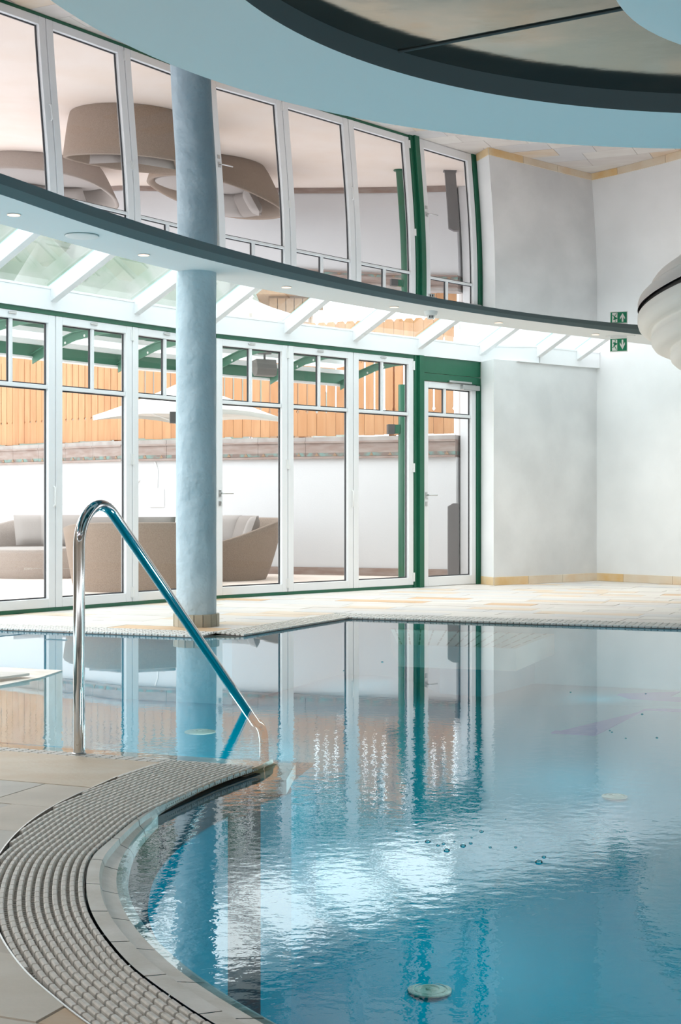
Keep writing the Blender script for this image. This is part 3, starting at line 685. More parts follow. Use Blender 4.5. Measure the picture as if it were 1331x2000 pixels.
def straight_grate(a, b, nrm, wid, label, nb=5, z=0.0, drop=.012, seglen=.5, blk=.05, m='grate_white'):
    t = thing('straight_overflow_grate', label, 'grate', a); L = (b - a).length; u = (b - a).normalized(); x = 0
    while x < L - 1e-3:
        l = min(seglen, L - x); p = a + u * (x + .003); q = a + u * (x + l - .003)
        mb = MB(); pitch = wid / nb
        for k in range(nb):
            o = pitch * (k + .18); dz = z - drop * k / nb; m_ = int(l / blk)
            for i in range(max(m_, 1)):
                s0 = (i + .06) * l / max(m_, 1); s1 = (i + .94) * l / max(m_, 1)
                mb.box(p + u * s0 + nrm * o + Vector((0, 0, dz - .014)), u * (s1 - s0 - .004), nrm * pitch * .62, Vector((0, 0, .014)))
        for i in range(max(int(l / blk), 1) * 2):
            s0 = (i + .5) * l / (max(int(l / blk), 1) * 2); mb.box(p + u * s0 + Vector((0, 0, z - .016 - drop * .0)), u * .012, nrm * wid, Vector((0, 0, .006 - drop)) if False else Vector((0, 0, .005)))
        mb.build('grate_panel', M[m], t); x += l
    mb = MB(); mb.box(a + Vector((0, 0, -.029)), b - a, nrm * wid, Vector((0, 0, .0006))); mb.build('channel', M['joint'], t)
    return t
inw = -RV; E2 = (FL2 - FL1).normalized(); E2n = Vector((E2.y, -E2.x, 0))
straight_grate(tip - ND * 4.0 - RV * NG, tip - ND * .02 - RV * NG, RV, NG - .005, 'narrow white grate strip along the straight pool edge behind the handrail post', nb=4, blk=.04, drop=.002)
straight_grate(FL1 - RU * 4.2, FL1, inw, .24, 'pale grate strip running along the pool edge in front of the column', nb=6)
straight_grate(FL1, FL2, E2n, .24, 'grey slanting grate strip between the column and the far corner of the pool', nb=6, m='grate')
straight_grate(FL2, FL2 + RU * 6.5, inw, .26, 'long white grate strip along the far pool edge below the plaster walls', nb=6)
tg = thing('triangular_overflow_grate', 'small triangular grate end on the stone tongue at the left edge of the water', 'grate', P(20, 1318))
mb = MB(); wa, wb, wc = P(0, 1311) - RU * .6, P(63, 1314.5), P(0, 1331) - RU * .3 + Vector((0, -.3, 0))
for k in range(9):
    t0 = k / 9 + .015; t1 = (k + 1) / 9 - .02
    a0, a1 = wa.lerp(wc, t0), wa.lerp(wc, t1); mb.extrude_poly([Vector((q.x, q.y, -.012)) for q in (a0, a1, wb + (a1 - wb) * .03, wb + (a0 - wb) * .03)], (0, 0, .013))
mb.build('grate_panel', M['grate_white'], tg)
mb = MB(); 
for r in range(3):
    pass
tongue = thing('floor_tongue', None, None, kind='structure')
T0 = P(122, 1311, -.03); TL = P(0, 1304, -.03) - RU * 2.5; TR_ = P(0, 1341, -.03) + Vector((-1.2, -1.6, 0)); 
mb = MB(); mb.prism([TL, T0, (T0 + P(0, 1341, -.03)) / 2 + Vector((.04, 0, 0)), P(0, 1341, -.03), TR_], -1.1, -.024); mb.build('kerb', [M['ledge'], M['pool_pale']], tongue)

# kerb stones between grate and water, dipping under the surface
lk = thing('pool_kerb', None, None, kind='structure')
L1 = [Vector(p) + Vector((0, .16, 0)) for p in [(5.3, 2.7, 0), (4.0, 1.6, 0), (2.6, 1.25, 0), (1.3, 1.45, 0)]] + [P(x, y, -.045) for x, y in L1px]
L1 = smooth_line(resample(catmull(L1, 10), .04), 4)
G2r = G2
def nearest(p, line): 
    best = min(range(len(line)), key=lambda i: (line[i].xy - p.xy).length); return best
KT = resample([Vector((p.x, p.y, 0)) for p in L1], .004); G2r = resample(G2, .025)
pairs = []; last = 0
for p in G2r:
    lo = max(last, 0); i = min(range(lo, len(KT)), key=lambda i: (KT[i].x - p.x) ** 2 + (KT[i].y - p.y) ** 2); i = max(i, last); last = i; pairs.append((p, KT[i]))
pairs = [pr for pr in pairs if pr[0].x < 2.2] + [(G2r[-1].lerp(KT[-1], .5 * k / 4), KT[last + int((len(KT) - 1 - last) * k / 4)]) for k in (1, 2, 3, 4)]
step = 10; i = 0
tipk = P(546, 1499, -.045)
while i < len(pairs) - 2:
    seg_ = pairs[i:i + step + 1]
    if len(seg_) < 2: break
    if seg_[0][1].x < 1.6:
        A = [a for a, b in seg_]; B = [b for a, b in seg_]
        if i == 0: pass
        sh = .002 / .03
        mb = MB(); r0 = [(a.x, a.y, -.0005) for a in A]; r1 = [(a.lerp(b, .30).x, a.lerp(b, .30).y, -.004) for a, b in zip(A, B)]; r1b = [(a.lerp(b, .36).x, a.lerp(b, .36).y, -.020) for a, b in zip(A, B)]; r2 = [(a.lerp(b, .85).x, a.lerp(b, .85).y, -.034) for a, b in zip(A, B)]; r3 = [(b.x, b.y, -.048) for b in B]; r4 = [(b.x, b.y, -.08) for b in B]
        mb.grid([[(x + (r[-1][0] - r[0][0]) * sh * (.5 - k / (len(r) - 1)) * .25, y + (r[-1][1] - r[0][1]) * sh * (.5 - k / (len(r) - 1)) * .25, z) for k, (x, y, z) in enumerate(r)] for r in (r0, r1, r1b, r2, r3, r4)])
        mb.build('kerb_stone', M['ledge_ochre'] if i > len(pairs) - 24 else M['ledge'], lk)
    i += step
mb = MB(); mb.grid([[(b.x, b.y, -.07) for a, b in pairs], [(b.x, b.y, -.13) for a, b in pairs]]); 
# dark waterline band and the wall below
mb = MB(); LB = [b for a, b in pairs]; lbn = normals(LB); sg_ = -side
W1_ = [b + n * sg_ * .004 for b, n in zip(LB, lbn)]; W2_ = [b + n * sg_ * .05 for b, n in zip(LB, lbn)]
MB().grid([[(p.x, p.y, -.066) for p in LB], [(p.x, p.y, -.066) for p in W1_], [(p.x, p.y, -.12) for p in W2_], [(p.x, p.y, -.14) for p in W2_]]).build('waterline_band', M['band'], lk, smooth='all')
MB().grid([[(p.x, p.y, -.135) for p in W2_], [(p.x, p.y, -1.1) for p in W2_]]).build('basin_wall', M['pool'], lk, smooth='all')
# submerged stone ledge of the straight edge
mb = MB(); a = tip - ND * 4.2; b = tip + ND * .1; mb.extrude_poly([Vector((q.x, q.y, -.045)) for q in (a, b, tipk + RV * .10 + ND * .02, a + RV * .20)], (0, 0, -.05)); mb.build('submerged_ledge', M['ledge'], lk)
mb = MB(); mb.extrude_poly([Vector((q.x, q.y, -.096)) for q in (tip - ND * 4.2, tip - ND * .1, tipk + RV * .07 - ND * .08, tip - ND * 4.2 + RV * .18)], (0, 0, -1.1)); mb.build('basin_wall', M['pool'], lk)
mb = MB(); a = tip - ND * 4.2 + RV * .20; b = tipk + RV * .10 - ND * .25
mb.extrude_poly([Vector((q.x, q.y, -.32)) for q in (a, b, b + RV * 1.5 - ND * .3, a + RV * 1.5)], (0, 0, -.95)); mb.build('step', M['pool'], lk)

# ------------------------------------------------------------------ pool basin and water
bs = thing('pool_basin', None, None, kind='structure')
FZ = -1.25
def floorz(y): return -.5 if y > 10.5 else (FZ if y < 6 else FZ + .75 * (y - 6) / 4.5)
def PF(x, y):
    "point of the sloping basin floor seen through a pixel"
    z = -.8
    for _ in range(60): z = z * .5 + .5 * floorz(P(x, y, z).y)
    return P(x, y, z)
MB().grid([[(-9, y_, floorz(y_)), (14, y_, floorz(y_))] for y_ in (-1, 6, 10.5, 16)]).build('basin_floor', M['pool'], bs)
def strip(px, name, m, z=FZ):
    MB().extrude_poly([PF(x, y) + Vector((0, 0, .002)) for x, y in px], (0, 0, .004)).build(name, m, bs)
strip([(1076, 1433), (1163, 1438), (1262, 1388), (1420, 1396), (1470, 1372), (1310, 1362), (1330, 1352), (1212, 1356)], 'lane_marker', M['pool_line'])
wt = MB().add([(-9, 1.0, -.03), (12, 1.0, -.03), (12, 14.5, -.03), (-9, 16, -.03)], [(0, 1, 2, 3)]).build('pool_water', M['water']); tag(wt, 'clear turquoise pool water mirroring the glass front', 'water', kind='stuff')
# added point lights without fittings, spread through the water to brighten the lining
for (x, y) in [(1.2, 3.2), (2.2, 5.2), (.6, 6.4), (3.4, 3.2), (3.2, 7.6), (1.4, 8.9), (4.8, 5.4), (5.4, 8.5), (-.6, 7.6), (-.4, 9.4), (-2.2, 9.6), (3.4, 10.2), (1.9, 10.9)]:
    l = D_.lights.new('underwater_light', 'POINT'); l.energy = POOL_W * .3 * min(1, (-.26 - floorz(y)) / .99) ** 1.6; l.shadow_soft_size = .12; l.color = (.85, .97, 1.0)
    o = D_.objects.new('underwater_light', l); C.objects.link(o); o.location = (x, y, -.26)
# slotted bench under water
bn = thing('underwater_bench', 'pale slotted bench under water at the far pool edge', 'bench', P(900, 1262, -.15))
bz = -.10
a = P(778, 1259, bz); b = P(1008, 1267, bz); c = P(1114, 1227, bz); d = P(760, 1222, bz)
MB().extrude_poly([a, b, c, d], (0, 0, -.16)).build('seat', M['bench'], bn)
MB().extrude_poly([p + Vector((0, 0, -.16)) for p in (a.lerp(c, .22), b.lerp(d, .22), c.lerp(a, .1), d.lerp(b, .1))], (0, 0, FZ + .16 - bz + 0)).build('plinth', M['pool'], bn)
for r in range(5):
    for k in range(13):
        f0, f1 = (r + .12) / 5, (r + .86) / 5; g0 = (k + .3) / 13
        def q(f, g): return a.lerp(b, g).lerp(d.lerp(c, g), f)
        p1, p2 = q(f0, g0), q(f1, g0); w_ = (b - a) * .014
        MB().extrude_poly([v + Vector((0, 0, .0005)) for v in (p1, p1 + w_, p2 + w_, p2)], (0, 0, .0015)).build('slot', M['bench_slot'], bn)
# inlets and floor lamp
def fitting(x, y, z, r, name, label, cat, m, group=None):
    p = P(x, y, z) if z is not None else PF(x, y) + Vector((0, 0, .002)); t = thing(name, label, cat, p, group)
    MB().lathe([(r, 0), (r, .006), (r * .8, .010), (r * .78, .004)], p, 36).build('flange', m, t, smooth=True)
    MB().lathe([(r * .7, .0), (r * .7, .008), (r * .45, .012), (r * .42, .006), (r * .2, .006), (r * .18, .014)], p, 36).build('grille', m, t, smooth=True)
M['inlet'] = mat('beige_inlet_plastic', (.55, .52, .42), .5); M['inlet_teal'] = mat('tarnished_lamp_metal', (.25, .35, .28), .4, var=(.65, .7, .6), scale=14)
fitting(391, 1430.5, -.315, .085, 'pool_inlet', 'round inlet fitting on the shallow step behind the handrail', 'fitting', M['inlet'])
fitting(1201, 1557, None, .075, 'pool_inlet', 'pale round inlet fitting on the pool floor at the right', 'fitting', M['inlet'])
fitting(840, 1936, None, .095, 'underwater_light', 'round tarnished underwater lamp on the pool floor in the foreground', 'lamp', M['inlet_teal'])
# bubbles on the surface
M['bubble'] = glassmat('bubble_film', (.45, .80, .88), 1.5)
for (bx_, by_, br_) in [(775, 1623, 5), (813, 1614, 4), (826, 1620, 4), (846, 1622, 5), (836, 1644, 9), (856, 1651, 6), (867, 1648, 6), (873, 1661, 10), (905, 1652, 9), (920, 1647, 6), (922, 1636, 4), (941, 1624, 7), (958, 1655, 5), (1008, 1655, 5), (1053, 1684, 12), (1063, 1674, 7), (815, 1645, 5), (888, 1644, 4), (798, 1634, 3), (925, 1620, 3), (1115, 1352, 3), (1255, 1395, 4), (1262, 1355, 3), (1284, 1441, 4), (1196, 1430, 3), (747, 1293, 4), (672, 1310, 3), (1192, 1427, 3), (1223, 1442, 3), (988, 1600, 3)]:
    p = P(bx_, by_, -.03); r = .65 * br_ / (F / p.y)
    t = MB().lathe([(r, .0005), (r * .93, r * .25), (r * .7, r * .48), (r * .35, r * .6), (r * .05, r * .63)], (0, 0, 0), 14).build('bubble', M['bubble'], smooth='all'); t.location = p
    tag(t, 'tiny air bubble floating on the pool surface', 'bubble', 'air bubbles on the pool surface')

# ------------------------------------------------------------------ handrail
hb = P(154.5, 1472); we = P(483, 1387, -.03)
hd_ = Vector((we.x - hb.x, we.y - hb.y, 0)); HLn = hd_.length; hd_.normalize()
# straight slope through the image point (321,1150)
kx = (321 - CX) / F; tm = (kx * hb.y - hb.x) / (hd_.x - kx * hd_.y); zm = CZ - (1150 - HY) * (hb.y + hd_.y * tm) / F
slope = (zm + .03) / (HLn - tm); z_at0 = -.03 + slope * HLn
print('rail', hb, we, tm, zm, slope, z_at0)
r_ = .155; al = math.atan(slope); inter = PI / 2 - al; tl = r_ / math.tan(inter / 2)
pts = [hb + Vector((0, 0, z)) for z in (0, .2, .4, z_at0 - tl - .02)]
cz_ = z_at0 - tl
for k in range(0, 25):
    phi = PI - (PI / 2 + al) * k / 24; pts.append(hb + hd_ * (r_ + r_ * math.cos(phi)) + Vector((0, 0, cz_ + r_ * math.sin(phi))))
e0 = pts[-1]; dr_ = (hd_ * math.cos(al) - Vector((0, 0, math.sin(al))))
Ls = (e0.z + .10) / math.sin(al)
for k in (.33, .66, 1): pts.append(e0 + dr_ * Ls * k)
e1 = pts[-1]
for k in range(1, 7):
    f = k / 6; pts.append(e1 + hd_ * (.10 * math.sin(f * PI / 2)) + Vector((0, 0, -.10 * (1 - math.cos(f * PI / 2)) - .02 * f)))
pts.append(pts[-1] + Vector((0, 0, -.10)))
rail = thing('pool_handrail', 'polished steel pool handrail rising from the deck and dipping into the water', 'handrail', hb)
MB().tube(pts, .0215, 24).build('rail', M['steel'], rail, smooth=True)
MB().lathe([(.027, 0), (.027, .003), (.0225, .006)], hb, 28).build('base_collar', M['steel_dull'], rail, smooth=True)
o = MB(); o.cbox(P(110, 1233, 0) + Vector((0, 0, .003)), .16, .05, .006, R2(-22)); o = o.build('floor_hatch', M['steel_dull']); tag(o, 'small flat metal cover plate on the deck between pool and doors', 'cover')

# ------------------------------------------------------------------ outside: terrace, parapet, fence
tr = MB().prism([(-12, 9), (S1.x, S1.y), (E1.x, E1.y), (Q2.x, Q2.y), (PA.x, PA.y), (4.5, 20.5), (4.5, 34), (-16, 34)], -.1, -.002); o = tr.build('floor_terrace', M['terrace']); tag(o, kind='structure')
W0 = Vector((-5.25, 22.9, 0)); W1c = Vector((-3.07, 21.0, 0)); W2c = Vector((1.50, 19.25, 0)); Wl = W0 + (W0 - W1c) * 1.4
pw = thing('parapet_wall', 'low white rendered terrace wall with weathered copper capping', 'wall', (W1c.x, W1c.y, 0))
def side_n(a, b):
    u = (b - a).normalized(); n = Vector((u.y, -u.x, 0)); return u, n
for a, b in ((Wl, W1c), (W1c, W2c)):
    u, n = side_n(a, b); L = (b - a)
    MB().box(a, L, -n * .25, Vector((0, 0, 1.58))).build('render_face', M['render_white'], pw)
    MB().box(a + n * .0005, L, n * .02, Vector((0, 0, .10))).build('plinth_board', M['copper'], pw)
    MB().box(a + n * .001 - n * .35 + Vector((0, 0, 1.555)), L, n * .40, Vector((0, 0, .03))).build('drip_edge', M['copper'], pw)
    nseg = max(1, int(L.length / .62)); 
    for i in range(nseg):
        s0 = a + L * (i / nseg) + u * .002; l = L / nseg - u * .004
        MB().box(s0 - n * .32 + Vector((0, 0, 1.588)), l, n * .355, Vector((0, 0, .045))).build('patina_strip', M['patina'], pw)
        MB().box(s0 - n * .31 + Vector((0, 0, 1.633)), l, n * .345, Vector((0, 0, .13))).build('copper_sheet', M['copper'], pw)
        MB().box(s0 - n * .33 + Vector((0, 0, 1.763)), l, n * .385, Vector((0, 0, .025))).build('roll', M['copper'], pw)
        MB().box(s0 - n * .32 + Vector((0, 0, 1.788)), l, n * .36, Vector((0, 0, .055))).build('copper_cap', M['copper_top'], pw)
    # notched teeth along the bottom edge of the sheet
    x = .1
    while x < L.length - .1:
        c = a + u * x + n * .036 + Vector((0, 0, 1.59)); MB().extrude_poly([c - u * .03, c + u * .03, c + Vector((0, 0, .045))], n * .006).build('tooth', M['roofboard'], pw); x += .26 if a is W1c else .24
# boards
fn_ = thing('board_fence', 'tall orange larch board fence with slits standing behind the white parapet', 'fence', (W1c.x, W1c.y, 1.85))
bc = 0
for a, b, pitch in ((Wl, W1c, .145), (W1c, W2c - (W2c - W1c).normalized() * .12, .138)):
    u, n = side_n(a, b); L = (b - a).length; x = 0; i = 0; bk = -n * .12
    for zr in (2.05, 3.0):
        MB().box(a + bk - n * .03 + Vector((0, 0, zr)), (b - a), -n * .05, Vector((0, 0, .09))).build('fence_rail', M['wood'][0], fn_)
    for k in range(int(L / 1.3) + 1):
        MB().box(a + bk - n * .08 + u * (k * 1.3) + Vector((0, 0, 1.845)), u * .08, -n * .08, Vector((0, 0, 1.3))).build('fence_post', M['wood'][2], fn_)
    while x < L - .05:
        w_ = pitch - .004; wide = random.random() < .12
        z0 = 1.86 + (-.0 if not wide else -.0) + random.uniform(0, .02); top = 3.40; zs = 2.20; sl_top = 3.12; s = .011 if a is not Wl else .005
        if wide: prof_ = [(0, z0), (w_, z0), (w_, top + .06), (w_ * .5, top + .12), (0, top + .06)]
        else:
            r = [(w_, z0), (w_, zs - .03), (w_ - .022, zs), (w_ - s, zs + .026), (w_ - s, sl_top), (w_, sl_top + .02), (w_, top - .035), (w_ * .78, top)]
            prof_ = r + [(w_ - p[0], p[1]) for p in r[::-1]]
        o3 = a + u * x + bk + n * random.uniform(0, .006)
        MB().extrude_poly([o3 + u * px_ + Vector((0, 0, pz)) for px_, pz in prof_], -n * .022).build('board', M['wood'][random.randrange(3)], fn_); bc += 1
        x += pitch; i += 1
print('boards', bc)
# white house wall at the right end of the terrace
u, n = side_n(W1c, W2c)
hw_ = MB(); hw_.prism([(1.56, 19.30), (2.3, 18.75), (4.6, 20.6), (4.0, 24.0), (1.85, 24.0)], 0, 5.2); o = hw_.build('neighbour_house', M['render_white']); tag(o, 'white rendered house wall at the right end of the terrace', 'building')
# vent, lamps, speaker, bollard
def onwall(x, y, off=.0):
    u, n = side_n(W1c, W2c); k = (x - CX) / F; t = (W1c.x + n.x * off - k * (W1c.y + n.y * off)) / (k * u.y - u.x); p = W1c + u * t + n * off; p.z = CZ + (HY - y) * p.y / F; return p
p = onwall(307, 973, .002); u, n = side_n(W1c, W2c)
vt = thing('wall_vent', 'white square louvred vent grille on the parapet wall', 'vent', p)
MB().box(p - u * .115 - Vector((0, 0, .125)), u * .23, n * .012, Vector((0, 0, .25))).build('vent_frame', M['plastic_white'], vt)
for k in range(11): MB().box(p - u * .085 + n * .012 + Vector((0, 0, -.10 + k * .0185)), u * .17, n * .01, Vector((0, 0, .009))).build('slat', M['plastic_white'], vt)
pts_ = [onwall(307, 953, .01), onwall(308, 930, .01), onwall(308, 918, .01), onwall(303, 902, .01)]
o = MB().tube(pts_, .008, 8).build('vent_cable', M['plastic_white'], smooth=True); tag(o, 'thin white cable running down to the louvred vent', 'cable')
o = MB().lathe([(.03, 0), (.03, .03), (.01, .04)], (0, 0, 0), 16).build('wall_button', M['plastic_white'], smooth=True); o.location = onwall(270, 938, .0); o.rotation_euler = (PI / 2, 0, math.atan2(n.x, -n.y)); tag(o, 'small grey round fixture on the white parapet left of the vent', 'fixture')

# green outdoor canopy
def outl(q, N, d): return q - N * d
OD = 1.35
cn = thing('green_canopy', 'green steel canopy frame with glass roof outside the folding doors', 'canopy', (.8, 18.6, 0))
JO = J - (N1 + N2).normalized() * OD
for (a, b, N) in ((outl(S1, N1, OD), JO, N1), (JO, outl(Q2 + U2 * 3.35, N2, OD), N2)):
    MB().box(Vector((a.x, a.y, 2.385)), b - a, -N * .12, Vector((0, 0, .115))).build('edge_beam', M['green_soft'], cn)
    MB().box(Vector((a.x, a.y, 2.365)) + N * .005, b - a, -N * .13, Vector((0, 0, .018))).build('drip_strip', M['white_beam'], cn)
    MB().box(Vector((a.x, a.y, 2.50)) + N * .03, b - a, -N * .2, Vector((0, 0, .05))).build('gutter', M['white_beam'], cn)
fts = [(S1, N1), (S1 + U1 * LW, N1), (Q1, N1), (Q1 + U1 * LW, N1), (J, (N1 + N2).normalized()), (Q2 + U2 * LW, N2), (Q2 + U2 * 2 * LW, N2), (Q2 + U2 * 3.06, N2)]
for (a, N) in fts:
    u = Vector((-N.y, N.x, 0)); prof_ = []
    up_ = [(.08, 2.60), (.45, 2.60), (.75, 2.575), (1.05, 2.50), (1.34, 2.40)]; lo_ = [(1.34, 2.31), (1.05, 2.42), (.75, 2.50), (.45, 2.535), (.08, 2.54)]
    MB().extrude_poly([a - N * d + u * .006 + Vector((0, 0, z)) for d, z in up_ + lo_], -u * .012).build('bracket', M['green_soft'], cn)
    MB().extrude_poly([a - N * d + u * .03 + Vector((0, 0, z)) for d, z in up_ + [(x, z + .008) for x, z in up_[::-1]]], -u * .06).build('flange', M['green_soft'], cn)
    for dd_ in (.35, .62, .88, 1.12):
        zc = 2.57 - .21 * max(0, (dd_ - .35) / 1.0) ** 1.45
        MB().tube([a - N * dd_ + u * .009 + Vector((0, 0, zc)), a - N * dd_ - u * .009 + Vector((0, 0, zc))], .013, 8).build('bolt', M['hole'], cn)  # pale discs standing in for daylight through the bracket holes, not fasteners
for (a, Na), (b, Nb) in zip(fts, fts[1:]):
    MB().add([a - Na * .12 + Vector((0, 0, 2.68)), b - Nb * .12 + Vector((0, 0, 2.68)), b - Nb * 1.5 + Vector((0, 0, 2.57)), a - Na * 1.5 + Vector((0, 0, 2.57))], [(0, 1, 2, 3)]).build('pane', M['canopy_glass'], cn)
def canopy_post(px, name_y):
    k = (px - CX) / F; o_, U_, N_ = (Q2, U2, N2)
    a = outl(o_, N_, OD - .07); t = (a.x - k * a.y) / (k * U_.y - U_.x); p = a + U_ * t
    MB().lathe([(.09, 0), (.09, .01), (.062, .012), (.062, 2.43)], (p.x, p.y, 0), 24).build('post', M['green'], cn, smooth=True); return p
pp = canopy_post(788, 0); pq = canopy_post(368, 0)
for p_, nm in ((pp, 'dark square lantern on the green canopy post at the right'), (pq, 'dark square lantern peeking out left behind the column')):
    l = thing('wall_lantern', nm, 'lamp', (p_.x, p_.y, 1.9))
    c = Vector((p_.x, p_.y, 1.875)); d1 = (-U2 * .5 + N2 * .6).normalized()
    d1 = Vector((-1, -.15, 0)).normalized(); d2 = Vector((-d1.y, d1.x, 0))
    MB().box(c + d1 * .05 - d2 * .05 - Vector((0, 0, .055)), d1 * .065, d2 * .10, Vector((0, 0, .11))).build('bracket', M['green'], l)
    MB().box(c + d1 * .115 - d2 * .06 - Vector((0, 0, .06)), d1 * .085, d2 * .12, Vector((0, 0, .12))).build('lamp_housing', M['dark_box'], l, bevel=.002)
sp = PD(517, 718, 15.75); s = thing('outdoor_speaker', 'grey box loudspeaker hanging under the green canopy', 'speaker', sp)
mb = MB(); rz = R2(25); ux_ = Vector((math.cos(rz), math.sin(rz), 0)); uy_ = Vector((-math.sin(rz), math.cos(rz), 0))
mb.extrude_poly([sp - ux_ * .115 + uy_ * y + Vector((0, 0, z)) for y, z in ((-.05, .085), (.08, .075), (.10, -.02), (.02, -.095), (-.06, -.085), (-.085, -.02))], ux_ * .23); mb.build('cabinet', M['grey_box'], s, bevel=.004)
MB().tube([sp + Vector((0, 0, .07)), sp + Vector((0, 0, .15))], .012, 10).build('bracket', M['grey_box'], s)
MB().lathe([(.075, .145), (.075, .165), (.03, .17)], sp, 24).build('mounting_plate', M['grey_box'], s, smooth=True)
bp_ = PD(886, 1120, 18.35); bp_.z = 0; bo = thing('bollard', 'dark slanted-top bollard standing outside behind the single door', 'bollard', bp_)
MB().extrude_poly([bp_ + Vector((x, 0, z)) for x, z in ((-.065, .0), (.07, .0), (.07, .955), (.0, .955), (-.065, .915))], (0, .10, 0)).build('body', M['bollard'], bo, bevel=.002)
MB().box(bp_ + Vector((-.08, -.01, -.002)), (.165, 0, 0), (0, .12, 0), (0, 0, .012)).build('base_plate', M['bollard'], bo)

# ------------------------------------------------------------------ round woven sofas
def sofa(c, R, tb, zf, zbk, label, m, cush, flare=1.14):
    t = thing('round_sofa', label, 'sofa', (c.x, c.y, 0), 'round woven sofas on the terrace'); seg = 72
    def hz(a):
        k = (1 + math.cos(a - tb)) / 2; k = k * k * (3 - 2 * k); return zf + (zbk - zf) * k
    rows = []
    for j in range(9):
        f = j / 8; rr = R * (.86 + (flare - .86) * f ** .8); row = []
        for k in range(seg):
            a = 2 * PI * k / seg; ff = .55 + .45 * ((1 + math.cos(a - tb)) / 2); q = R * (.86 + (rr / R - .86) * ff); row.append((c.x + q * math.cos(a), c.y + q * math.sin(a), hz(a) * f + .0))
        rows.append(row)
    inner_ = []
    for f, dr2 in ((1.0, -.03), (.98, -.055), (.6, -.10), (.0, -.14)):
        row = []
        for k in range(seg):
            a = 2 * PI * k / seg; ff = .55 + .45 * ((1 + math.cos(a - tb)) / 2); q = R * (.86 + (flare - .86) * ff) + dr2; z = .30 + (hz(a) - .30) * f + (.012 if dr2 == -.03 else 0); row.append((c.x + q * math.cos(a), c.y + q * math.sin(a), z))
        inner_.append(row)
    MB().grid(rows + inner_, closed=True).build('shell', m, t, smooth='all')
    MB().lathe([(R * .86, .25), (R * .90, .32), (R * .90, .385), (R * .84, .41), (.05, .415)], c, 48).build('seat_cushion', M['cushion'], t, smooth=True)
    for (a, tilt, mm) in cush:
        q = R * .62; cc_ = Vector((c.x + q * math.cos(a), c.y + q * math.sin(a), .60)); rows = []
        n = 10; vsu = []
        for s_ in (1, -1):
            rws = []
            for i in range(n + 1):
                row = []
                for k in range(n + 1):
                    uu = i / n * 2 - 1; vv = k / n * 2 - 1; th = .085 * ((1 - uu ** 4) * (1 - vv ** 4)) ** .6
                    pin = 1 - .06 * (1 - abs(uu)) * (abs(vv) > .99) ; x = uu * .22; y = s_ * th; z = vv * .21
                    ca, sa = math.cos(tilt), math.sin(tilt); y2 = y * ca - z * sa; z2 = y * sa + z * ca
                    fa = a - PI / 2; row.append((cc_.x + x * math.cos(fa) - y2 * math.sin(fa), cc_.y + x * math.sin(fa) + y2 * math.cos(fa), cc_.z + z2))
                rws.append(row)
            vsu.append(rws)
        mb = MB(); mb.grid(vsu[0]); mb.grid([r[::-1] for r in vsu[1]]); mb.build('back_cushion', mm, t, smooth='all')
    return t
cA = PD(268, 1158, 16.45); sofa(cA, .80, R2(-90 + 10), .60, .735, 'woven taupe round sofa turned its back to the glass, nearest of the three', M['wicker'], [(R2(-60), -.3, M['cushion']), (R2(-120), -.3, M['cushion_dark'])], 1.05)
cB = PD(85, 1130, 19.5); sofa(cB, .85, R2(75), .36, .76, 'pale woven round sofa at the left edge, open towards the pool', M['wicker_pale'], [(R2(120), -.3, M['cushion']), (R2(60), -.3, M['cushion_dark']), (R2(90), -.3, M['cushion'])])
cC = PD(413, 1130, 18.75); sofa(cC, .80, R2(35), .40, .76, 'woven taupe round sofa with cushions right of the column', M['wicker'], [(R2(75), -.3, M['cushion']), (R2(35), -.35, M['cushion_dark']), (R2(5), -.35, M['cushion'])], 1.16)

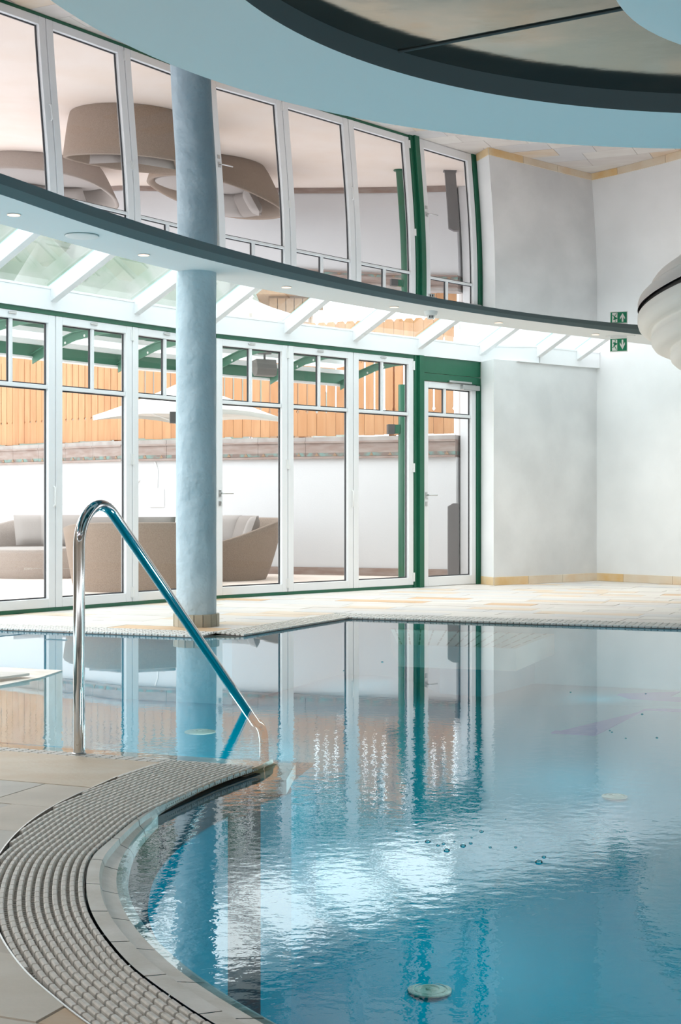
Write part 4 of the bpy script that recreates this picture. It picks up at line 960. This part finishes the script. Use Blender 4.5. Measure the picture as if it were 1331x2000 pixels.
# parasols
def parasol(apex, half, zr, zp, poleto, rot, label, base=True):
    t = thing('parasol', label, 'parasol', (apex.x, apex.y, poleto)); n = 8; R = half; rows = []
    mb = MB(); N_ = 4; pts_ = []
    cor = [Vector((R * math.cos(rot + k * PI / 2), R * math.sin(rot + k * PI / 2), zr)) for k in range(4)]
    ap = Vector((0, 0, zp)); segs = 8
    o_ = Vector((apex.x, apex.y, 0))
    for k in range(4):
        A_, B_ = cor[k], cor[(k + 1) % 4]; pn = MB(); rws = []
        for j in range(segs + 1):
            f = j / segs; row = []
            for i in range(7):
                g_ = i / 6; e_ = A_.lerp(B_, g_); q = ap.lerp(e_, f); q.z -= .07 * math.sin(f * PI) * (.4 + .6 * (1 - (2 * g_ - 1) ** 2)); q = Vector((q.x, q.y, q.z)); 
                if j == segs: q.z += .05 * (1 - (2 * g_ - 1) ** 2); q.x *= 1 - .05 * (1 - (2 * g_ - 1) ** 2); q.y *= 1 - .05 * (1 - (2 * g_ - 1) ** 2)
                row.append(q + o_)
            rws.append(row)
        rws.append([p - Vector((0, 0, .055)) for p in rws[-1]])
        pn.grid(rws); pn.build('canopy_panel', M['canvas'], t, smooth='all')
        MB().tube([ap + o_ - Vector((0, 0, .05)), cor[k] + o_ - Vector((0, 0, .02))], .012, 8).build('rib', M['plastic_white'], t)
        MB().tube([o_ + Vector((0, 0, zr - .12)), ap.lerp(cor[k], .55) + o_ - Vector((0, 0, .10))], .009, 8).build('strut', M['plastic_white'], t)
    MB().tube([o_ + Vector((0, 0, poleto)), o_ + Vector((0, 0, zp + .06))], .028, 16).build('pole', M['steel_dull'], t, smooth=True)
    MB().lathe([(.02, .0), (.05, .03), (.02, .08)], o_ + Vector((0, 0, zp)), 16).build('finial', M['plastic_white'], t, smooth=True)
    if base: MB().lathe([(.40, 0), (.40, .05), (.36, .065), (.06, .08), (.05, .25)], o_, 40).build('base_plate', M['grey_box'], t, smooth=True)
ap = PD(366, 745, 17.55); parasol(ap, 1.10, 1.98, 2.42, 0, R2(8), 'large off-white parasol over the sofas behind the column')
ap = PD(490, 585, 25.0); parasol(ap, .98, 4.10, 4.42, 2.0, R2(10), 'white parasol seen through the glass roof above the fence', base=False)

# ------------------------------------------------------------------ beyond: hillside and chalet
rows = []
for i in range(40):
    row = []
    for j in range(26):
        x = -30 + i * .82; y = 38 + j * 1.6; f = j / 25
        hh = 15 * min(1, f * 1.5) * max(0, min(1, (1.5 - x) / 9)) ** .7
        row.append((x, y, hh + 1.0 * math.sin(i * 1.7) * math.sin(j * 1.3) + random.uniform(-.5, .5)))
    rows.append(row)
o = MB().grid(rows).build('hillside', M['hill'], smooth='all'); tag(o, 'grey-green wooded hillside seen through the glass roof', kind='structure')
ch = thing('timber_chalet', 'brown timber house gable seen through the glass roof right of the column', 'building', (-1.1, 32, 0))
MB().box((-1.55, 32, 0), (.92, 0, 0), (0, 2, 0), (0, 0, 5.5)).build('wall', M['roofboard'], ch)
MB().extrude_poly([(-1.8, 31.7, 5.45), (-.4, 31.7, 5.45), (-1.1, 31.7, 6.0)], (0, 2.6, 0)).build('roof', M['roofboard'], ch)
for k in range(5): MB().box((-1.53 + k * .18, 31.95, .05), (.165, 0, 0), (0, .04, 0), (0, 0, 5.35)).build('board', M['roofboard'], ch)
